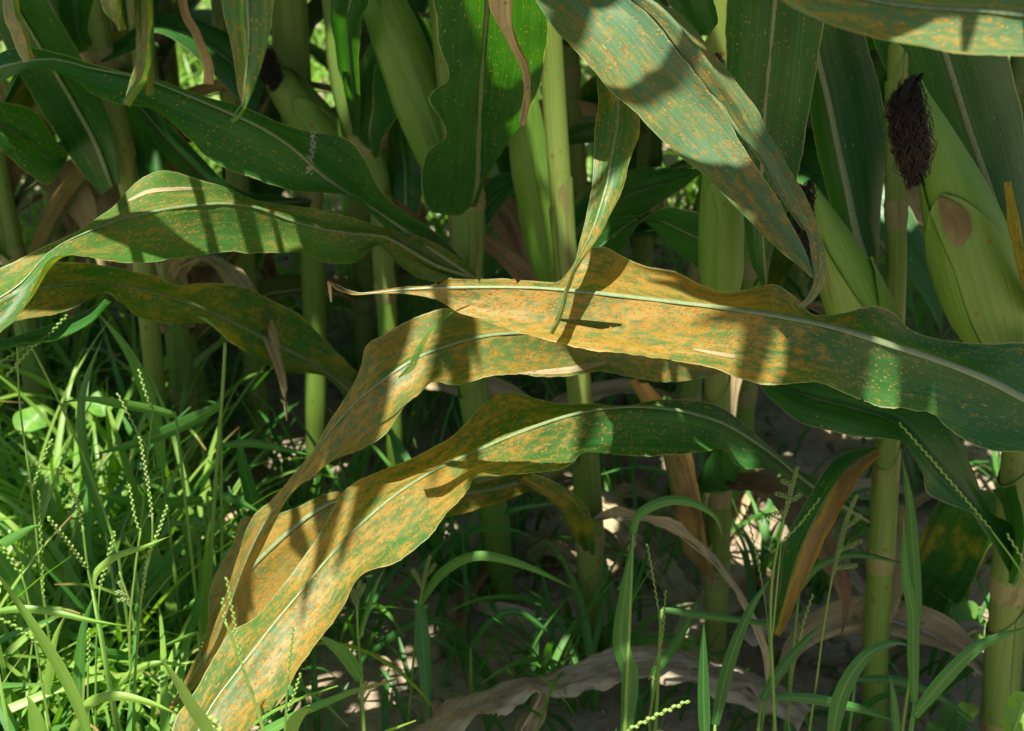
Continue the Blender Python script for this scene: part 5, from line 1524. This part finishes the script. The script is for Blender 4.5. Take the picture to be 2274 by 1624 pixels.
for b in PROTO:
    for me in b:
        me.materials.append(M['blade'])
nt = 0
for it in range(4000):
    if nt >= 200:
        break
    y = trng.uniform(0.78, 2.1)
    x = trng.uniform(-0.85, 0.75)
    pj = project((x, y, 0.12))
    if pj is None:
        continue
    left = pj[0] < 470
    if not left:
        if y < 1.16 or trng.random() > (0.35 if y < 1.5 else 0.2):
            continue
        if pj[0] > 1500 and trng.random() > 0.45:
            continue
    elif trng.random() > (1.0 if pj[0] < 330 else 0.6):
        continue
    if left and y > 1.5 and trng.random() > 0.5:
        continue
    if inpoly(*project((x, y, 0.0)), [(540, 840), (770, 840), (770, 1030), (560, 1030)]):
        continue
    hgt = trng.uniform(0.75, 1.25) if left else trng.uniform(0.5, 0.95)
    if left:
        lab, gp = 'tuft of narrow green grass in the clump beside the corn row', 'grass tufts at the row edge'
    else:
        lab, gp = 'small tuft of dark green grass in the shade under the corn', 'grass tufts under the corn'
    tuft(x, y, hgt, trng.uniform(0, 6.28), trng.randrange(7), 'blade_lime' if left and trng.random() < 0.8 else 'blade', lab, gp)
    nt += 1


def grass_stuff(name, n, region, lo, hi, label, mat, seed, wid=(0.004, 0.008)):
    rg = random.Random(seed)
    V, F, UM, UN = [], [], [], []
    for i in range(n):
        x, y = region(rg)
        L, Mi, R = arc_rows((x, y, gz(x, y) - 0.01 if abs(x) < 3 and y < 6 else -0.01), rg.uniform(0, 6.28), rg.uniform(0.8, 1.5), rg.uniform(lo, hi), rg.uniform(*wid), rg.uniform(0.3, 2.2), 6, rg.uniform(-1, 1))
        b0 = len(V)
        for q in range(6):
            V += [L[q], Mi[q], R[q]]
            UM += [(-0.003 + i * 0.01, q * 0.03), (i * 0.01, q * 0.03), (0.003 + i * 0.01, q * 0.03)]
            UN += [(-1, q / 5), (0, q / 5), (1, q / 5)]
        for q in range(5):
            for k in (0, 1):
                F.append((b0 + q * 3 + k, b0 + q * 3 + k + 1, b0 + q * 3 + 4 + k, b0 + q * 3 + 3 + k))
    o = link(name, mesh(name, V, F, UM, UN), mat)
    o['kind'] = 'stuff'
    o['label'] = label
    o['category'] = 'grass'
    return o


grass_stuff('far_grass', 15000, lambda r: (r.uniform(-2.6, 2.6), r.uniform(2.15, 6.2)), 0.08, 0.24, 'bright grass growing beyond the corn rows', 'blade_lime', 3, (0.006, 0.012))


def near_region(r):
    while True:
        x, y = r.uniform(-1.0, 0.9), r.uniform(0.75, 2.2)
        pj = project((x, y, 0.03))
        k = 1.0 if pj[0] < 420 else (0.5 if pj[0] < 700 else 0.16)
        if inpoly(*project((x, y, 0.0)), [(540, 840), (770, 840), (770, 1030), (560, 1030)]):
            continue
        if r.random() < k:
            return x, y


grass_stuff('ground_grass', 3200, near_region, 0.05, 0.16, 'short grass sprouting from the soil below the clumps', 'blade', 4)

# ------------------------------------------------------------------ dead leaves on the ground
def fallen(label, mat, L, R, Y, **kw):
    n = kw.pop('n', 50)
    l2, r2 = resample(L, n), resample(R, n)
    yy = lerpl(Y, n)
    dl, dr = kw.pop('dl', 0.03), kw.pop('dr', -0.03)
    Lw = np.array([P(a[0], a[1], y + dl) for a, y in zip(l2, yy)])
    Rw = np.array([P(a[0], a[1], y + dr) for a, y in zip(r2, yy)])
    Mw = (Lw + Rw) / 2 + np.array((0, 0, 0.004))
    org = Mw.mean(0)
    o = link('fallen_corn_leaf', blade_mesh('fallen_corn_leaf', Lw, Mw, Rw, 9, 0.006, 0.016, 0.007, org[0], 30, org), mat)
    o.location = org
    midrib(o, Mw, (Lw, Rw), 0.005, 0.002, org, 'rib_dry')
    tag(o, label, 'dead leaf', 'dead corn leaves on the soil')


fallen('long grey dead corn leaf arching over the grass, ragged along its lower edge', 'dry', [(915, 1640), (1000, 1570), (1100, 1526), (1200, 1506), (1250, 1476), (1330, 1450), (1420, 1430), (1475, 1441), (1560, 1476), (1650, 1500), (1720, 1530), (1745, 1562)],
       [(985, 1640), (1060, 1602), (1150, 1566), (1185, 1542), (1260, 1546), (1340, 1530), (1400, 1520), (1500, 1515), (1600, 1538), (1680, 1572), (1735, 1580)], [1.05, 1.10, 1.13, 1.14, 1.13, 1.10], n=90, dl=0.025, dr=-0.02)
fallen('short folded end of dead leaf hanging below the long grey one', 'dry_tan', [(1180, 1545), (1150, 1590), (1130, 1640)], [(1225, 1548), (1210, 1590), (1170, 1645)], [1.12, 1.10], n=24, dl=0.01, dr=-0.01)
fallen('purplish dead leaf lying behind the tall stalk', 'dry', [(1640, 1392), (1740, 1375), (1850, 1368), (1960, 1370), (2060, 1372), (2120, 1382), (2185, 1405)], [(1650, 1410), (1740, 1412), (1850, 1416), (1960, 1425), (2060, 1422), (2120, 1425), (2185, 1412)], [1.26, 1.26, 1.24, 1.22], n=60)
fallen('sunlit tan dead leaf slanting down between two stalks', 'dry_tan', [(1300, 1075), (1400, 1130), (1480, 1225), (1560, 1330), (1625, 1390)], [(1290, 1140), (1370, 1200), (1450, 1290), (1540, 1372), (1612, 1412)], [1.52, 1.46, 1.40, 1.34], n=50)
fallen('grey dead leaf end lying right of the pale stalk, low in the grass', 'dry', [(1560, 1480), (1640, 1490), (1740, 1530), (1800, 1580)], [(1560, 1510), (1640, 1530), (1730, 1585), (1780, 1610)], [1.16, 1.12, 1.08], n=30)
fallen('bleached strip of dead leaf by the drying leaf', 'dry_tan', [(1370, 1060), (1440, 1085), (1510, 1130)], [(1360, 1090), (1430, 1115), (1500, 1160)], [1.6, 1.52], n=30)
fallen('bleached dead leaf lying on sunlit soil behind the drooping rusted leaf', 'dry_tan', [(575, 905), (640, 925), (700, 960)], [(570, 930), (635, 955), (690, 985)], [2.0, 1.9], n=30)
fallen('straw coloured dead leaf at the foot of the grass clump', 'dry_tan', [(420, 1010), (500, 1040), (590, 1075)], [(415, 1040), (490, 1072), (580, 1100)], [1.78, 1.7], n=30)
fallen('pale dead leaf between the two middle stalks', 'dry_tan', [(1180, 1200), (1240, 1215), (1290, 1250)], [(1170, 1230), (1230, 1250), (1285, 1280)], [1.5, 1.44], n=30)
lr = random.Random(9)
for i in range(34):
    for _ in range(50):
        x, y = lr.uniform(-0.6, 0.85), lr.uniform(1.25, 2.2)
        pj = project((x, y, 0))
        if 420 < pj[0] < 2300:
            break
    L, Mi, R = arc_rows((0, 0, 0.012), lr.uniform(0, 6.28), 0.12, lr.uniform(0.14, 0.32), lr.uniform(0.02, 0.05), 0.25, 14, lr.uniform(-1.2, 1.2), lr.uniform(-0.6, 0.6), lr.uniform(-1, 1))
    for a in (L, Mi, R):
        a[:, 2] = np.maximum(a[:, 2], 0.004)
    o = link('leaf_scrap', blade_mesh('leaf_scrap', L, Mi, R, 3, 0.003, 0.014, 0.004, i), lr.choice(['dry_tan', 'dry_tan', 'dry', 'dry_brown']))
    o.location = (x, y, gz(x, y) + 0.004)
    tag(o, 'dry curled scrap of corn leaf lying on the soil', 'dead leaf', 'leaf scraps on the soil')


def clods():
    rg = random.Random(3)
    V, F = [], []
    for i in range(1500):
        x, y = rg.uniform(-1.0, 1.0), rg.uniform(1.0, 2.6)
        r = rg.uniform(0.002, 0.010) * (1.6 if rg.random() < 0.08 else 1)
        b0 = len(V)
        c = Vector((x, y, gz(x, y) + r * 0.2))
        for q in ((1, 0, 0), (-1, 0, 0), (0, 1, 0), (0, -1, 0), (0, 0, 1), (0, 0, -1), (.7, .7, .5), (-.7, .6, .5), (.6, -.7, .45), (-.65, -.65, .5)):
            V.append(c + Vector(q) * r * rg.uniform(0.7, 1.15))
        for f in ((4, 6, 7), (4, 7, 9), (4, 9, 8), (4, 8, 6), (0, 2, 6), (2, 7, 6), (2, 1, 7), (1, 9, 7), (1, 3, 9), (3, 8, 9), (3, 0, 8), (0, 6, 8), (0, 5, 2), (2, 5, 1), (1, 5, 3), (3, 5, 0)):
            F.append(tuple(b0 + k for k in f))
    o = link('soil_clods', mesh('soil_clods', V, F), 'clod')
    o['kind'] = 'stuff'
    o['label'] = 'crumbs and small clods of dry soil'
    o['category'] = 'soil'


clods()


def straw():
    rg = random.Random(12)
    V, F, UM, UN = [], [], [], []
    for i in range(700):
        x, y = rg.uniform(-0.9, 1.0), rg.uniform(1.15, 2.6)
        a, l, w = rg.uniform(0, 3.14), rg.uniform(0.012, 0.06), rg.uniform(0.001, 0.004)
        z = gz(x, y) + rg.uniform(0.003, 0.012)
        dx, dy, tz = math.cos(a) * l / 2, math.sin(a) * l / 2, rg.uniform(-0.006, 0.006)
        nx, ny = -math.sin(a) * w / 2, math.cos(a) * w / 2
        b0 = len(V)
        for q in (-1, 0, 1):
            bz = z + tz * q + (0.004 if q == 0 else 0)
            V += [(x + dx * q + nx, y + dy * q + ny, bz), (x + dx * q - nx, y + dy * q - ny, bz + 0.001)]
            UM += [(i * 0.01, q * 0.02), (i * 0.01 + w, q * 0.02)]
            UN += [(-1, q), (1, q)]
        F += [(b0, b0 + 1, b0 + 3, b0 + 2), (b0 + 2, b0 + 3, b0 + 5, b0 + 4)]
    o = link('straw_litter', mesh('straw_litter', V, F, UM, UN), 'dry_tan')
    o['kind'] = 'stuff'
    o['label'] = 'broken bits of straw scattered on the soil'
    o['category'] = 'litter'


straw()


# ------------------------------------------------------------------ broad-leaved weeds
def lobed(name, parent, org, c, r, nrm, up, lobes, mat='weed'):
    nrm, up = Vector(nrm).normalized(), Vector(up)
    sd = nrm.cross(up).normalized()
    up = sd.cross(nrm).normalized()
    V = [c - org]
    k = 36
    for ring in (0.35, 0.7, 1.0):
        for j in range(k):
            a = 6.283 * j / k
            rr = r * ring * (0.72 + 0.28 * abs(math.cos(a * lobes / 2))) * (1.0 if lobes > 1 else 1.0)
            h = 0.18 * r * ring * ring * math.cos(a * 3 + c.x * 40)
            V.append(c - org + (sd * math.cos(a) + up * math.sin(a)) * rr + nrm * h)
    F = [(0, 1 + j, 1 + (j + 1) % k) for j in range(k)]
    for q in (0, 1):
        F += [(1 + q * k + j, 1 + (q + 1) * k + j, 1 + (q + 1) * k + (j + 1) % k, 1 + q * k + (j + 1) % k) for j in range(k)]
    link(name, mesh(name, V, F), mat, parent)


def weed(label, spots, Y, lobes, seed):
    rg = random.Random(seed)
    b = P(spots[0][0], spots[0][1], Y)
    org = Vector((b.x, b.y + 0.02, gz(b.x, b.y)))
    e = empty('broadleaf_weed', org, label, 'weed', 'broad-leaved weeds')
    for x, y, rp in spots:
        c = P(x, y, Y + rg.uniform(-0.03, 0.03))
        d = dep(c)
        lobed('leaf', e, org, c, rp / FPX * d, (rg.uniform(-0.3, 0.3), -0.5, 0.8), (rg.uniform(-1, 1), 0.6, 0.4), lobes)
        link('stem', tube_mesh('stem', [org + Vector((0, 0, -0.01)), org.lerp(c, 0.5) + Vector((0, 0, 0.01)), c], 0.0012, 5, org), 'stem', e)


weed('lobed yellow-green weed beside the spotted stalk', [(2140, 1365, 42), (2175, 1395, 30)], 1.32, 3, 1)
weed('yellowish lobed weed leaf cluster at the foot of the tall stalk', [(2115, 1600, 36), (2150, 1580, 26), (2080, 1620, 24)], 1.12, 3, 2)
weed('bright lobed weed leaves at the foot of the spotted stalk', [(2265, 1575, 40), (2250, 1612, 30)], 1.02, 3, 3)
weed('small cross-shaped weed seedling in a soil gap near the pale stalk', [(1510, 1440, 16), (1535, 1425, 14), (1525, 1460, 12)], 1.2, 4, 4)
weed('dark rounded weed leaves deep in the grass clump', [(70, 935, 40), (225, 900, 34)], 1.5, 1, 5)
weed('bright small weed leaf in the shade behind the tall stalk', [(1900, 1150, 26), (1915, 1175, 18)], 1.55, 2, 6)
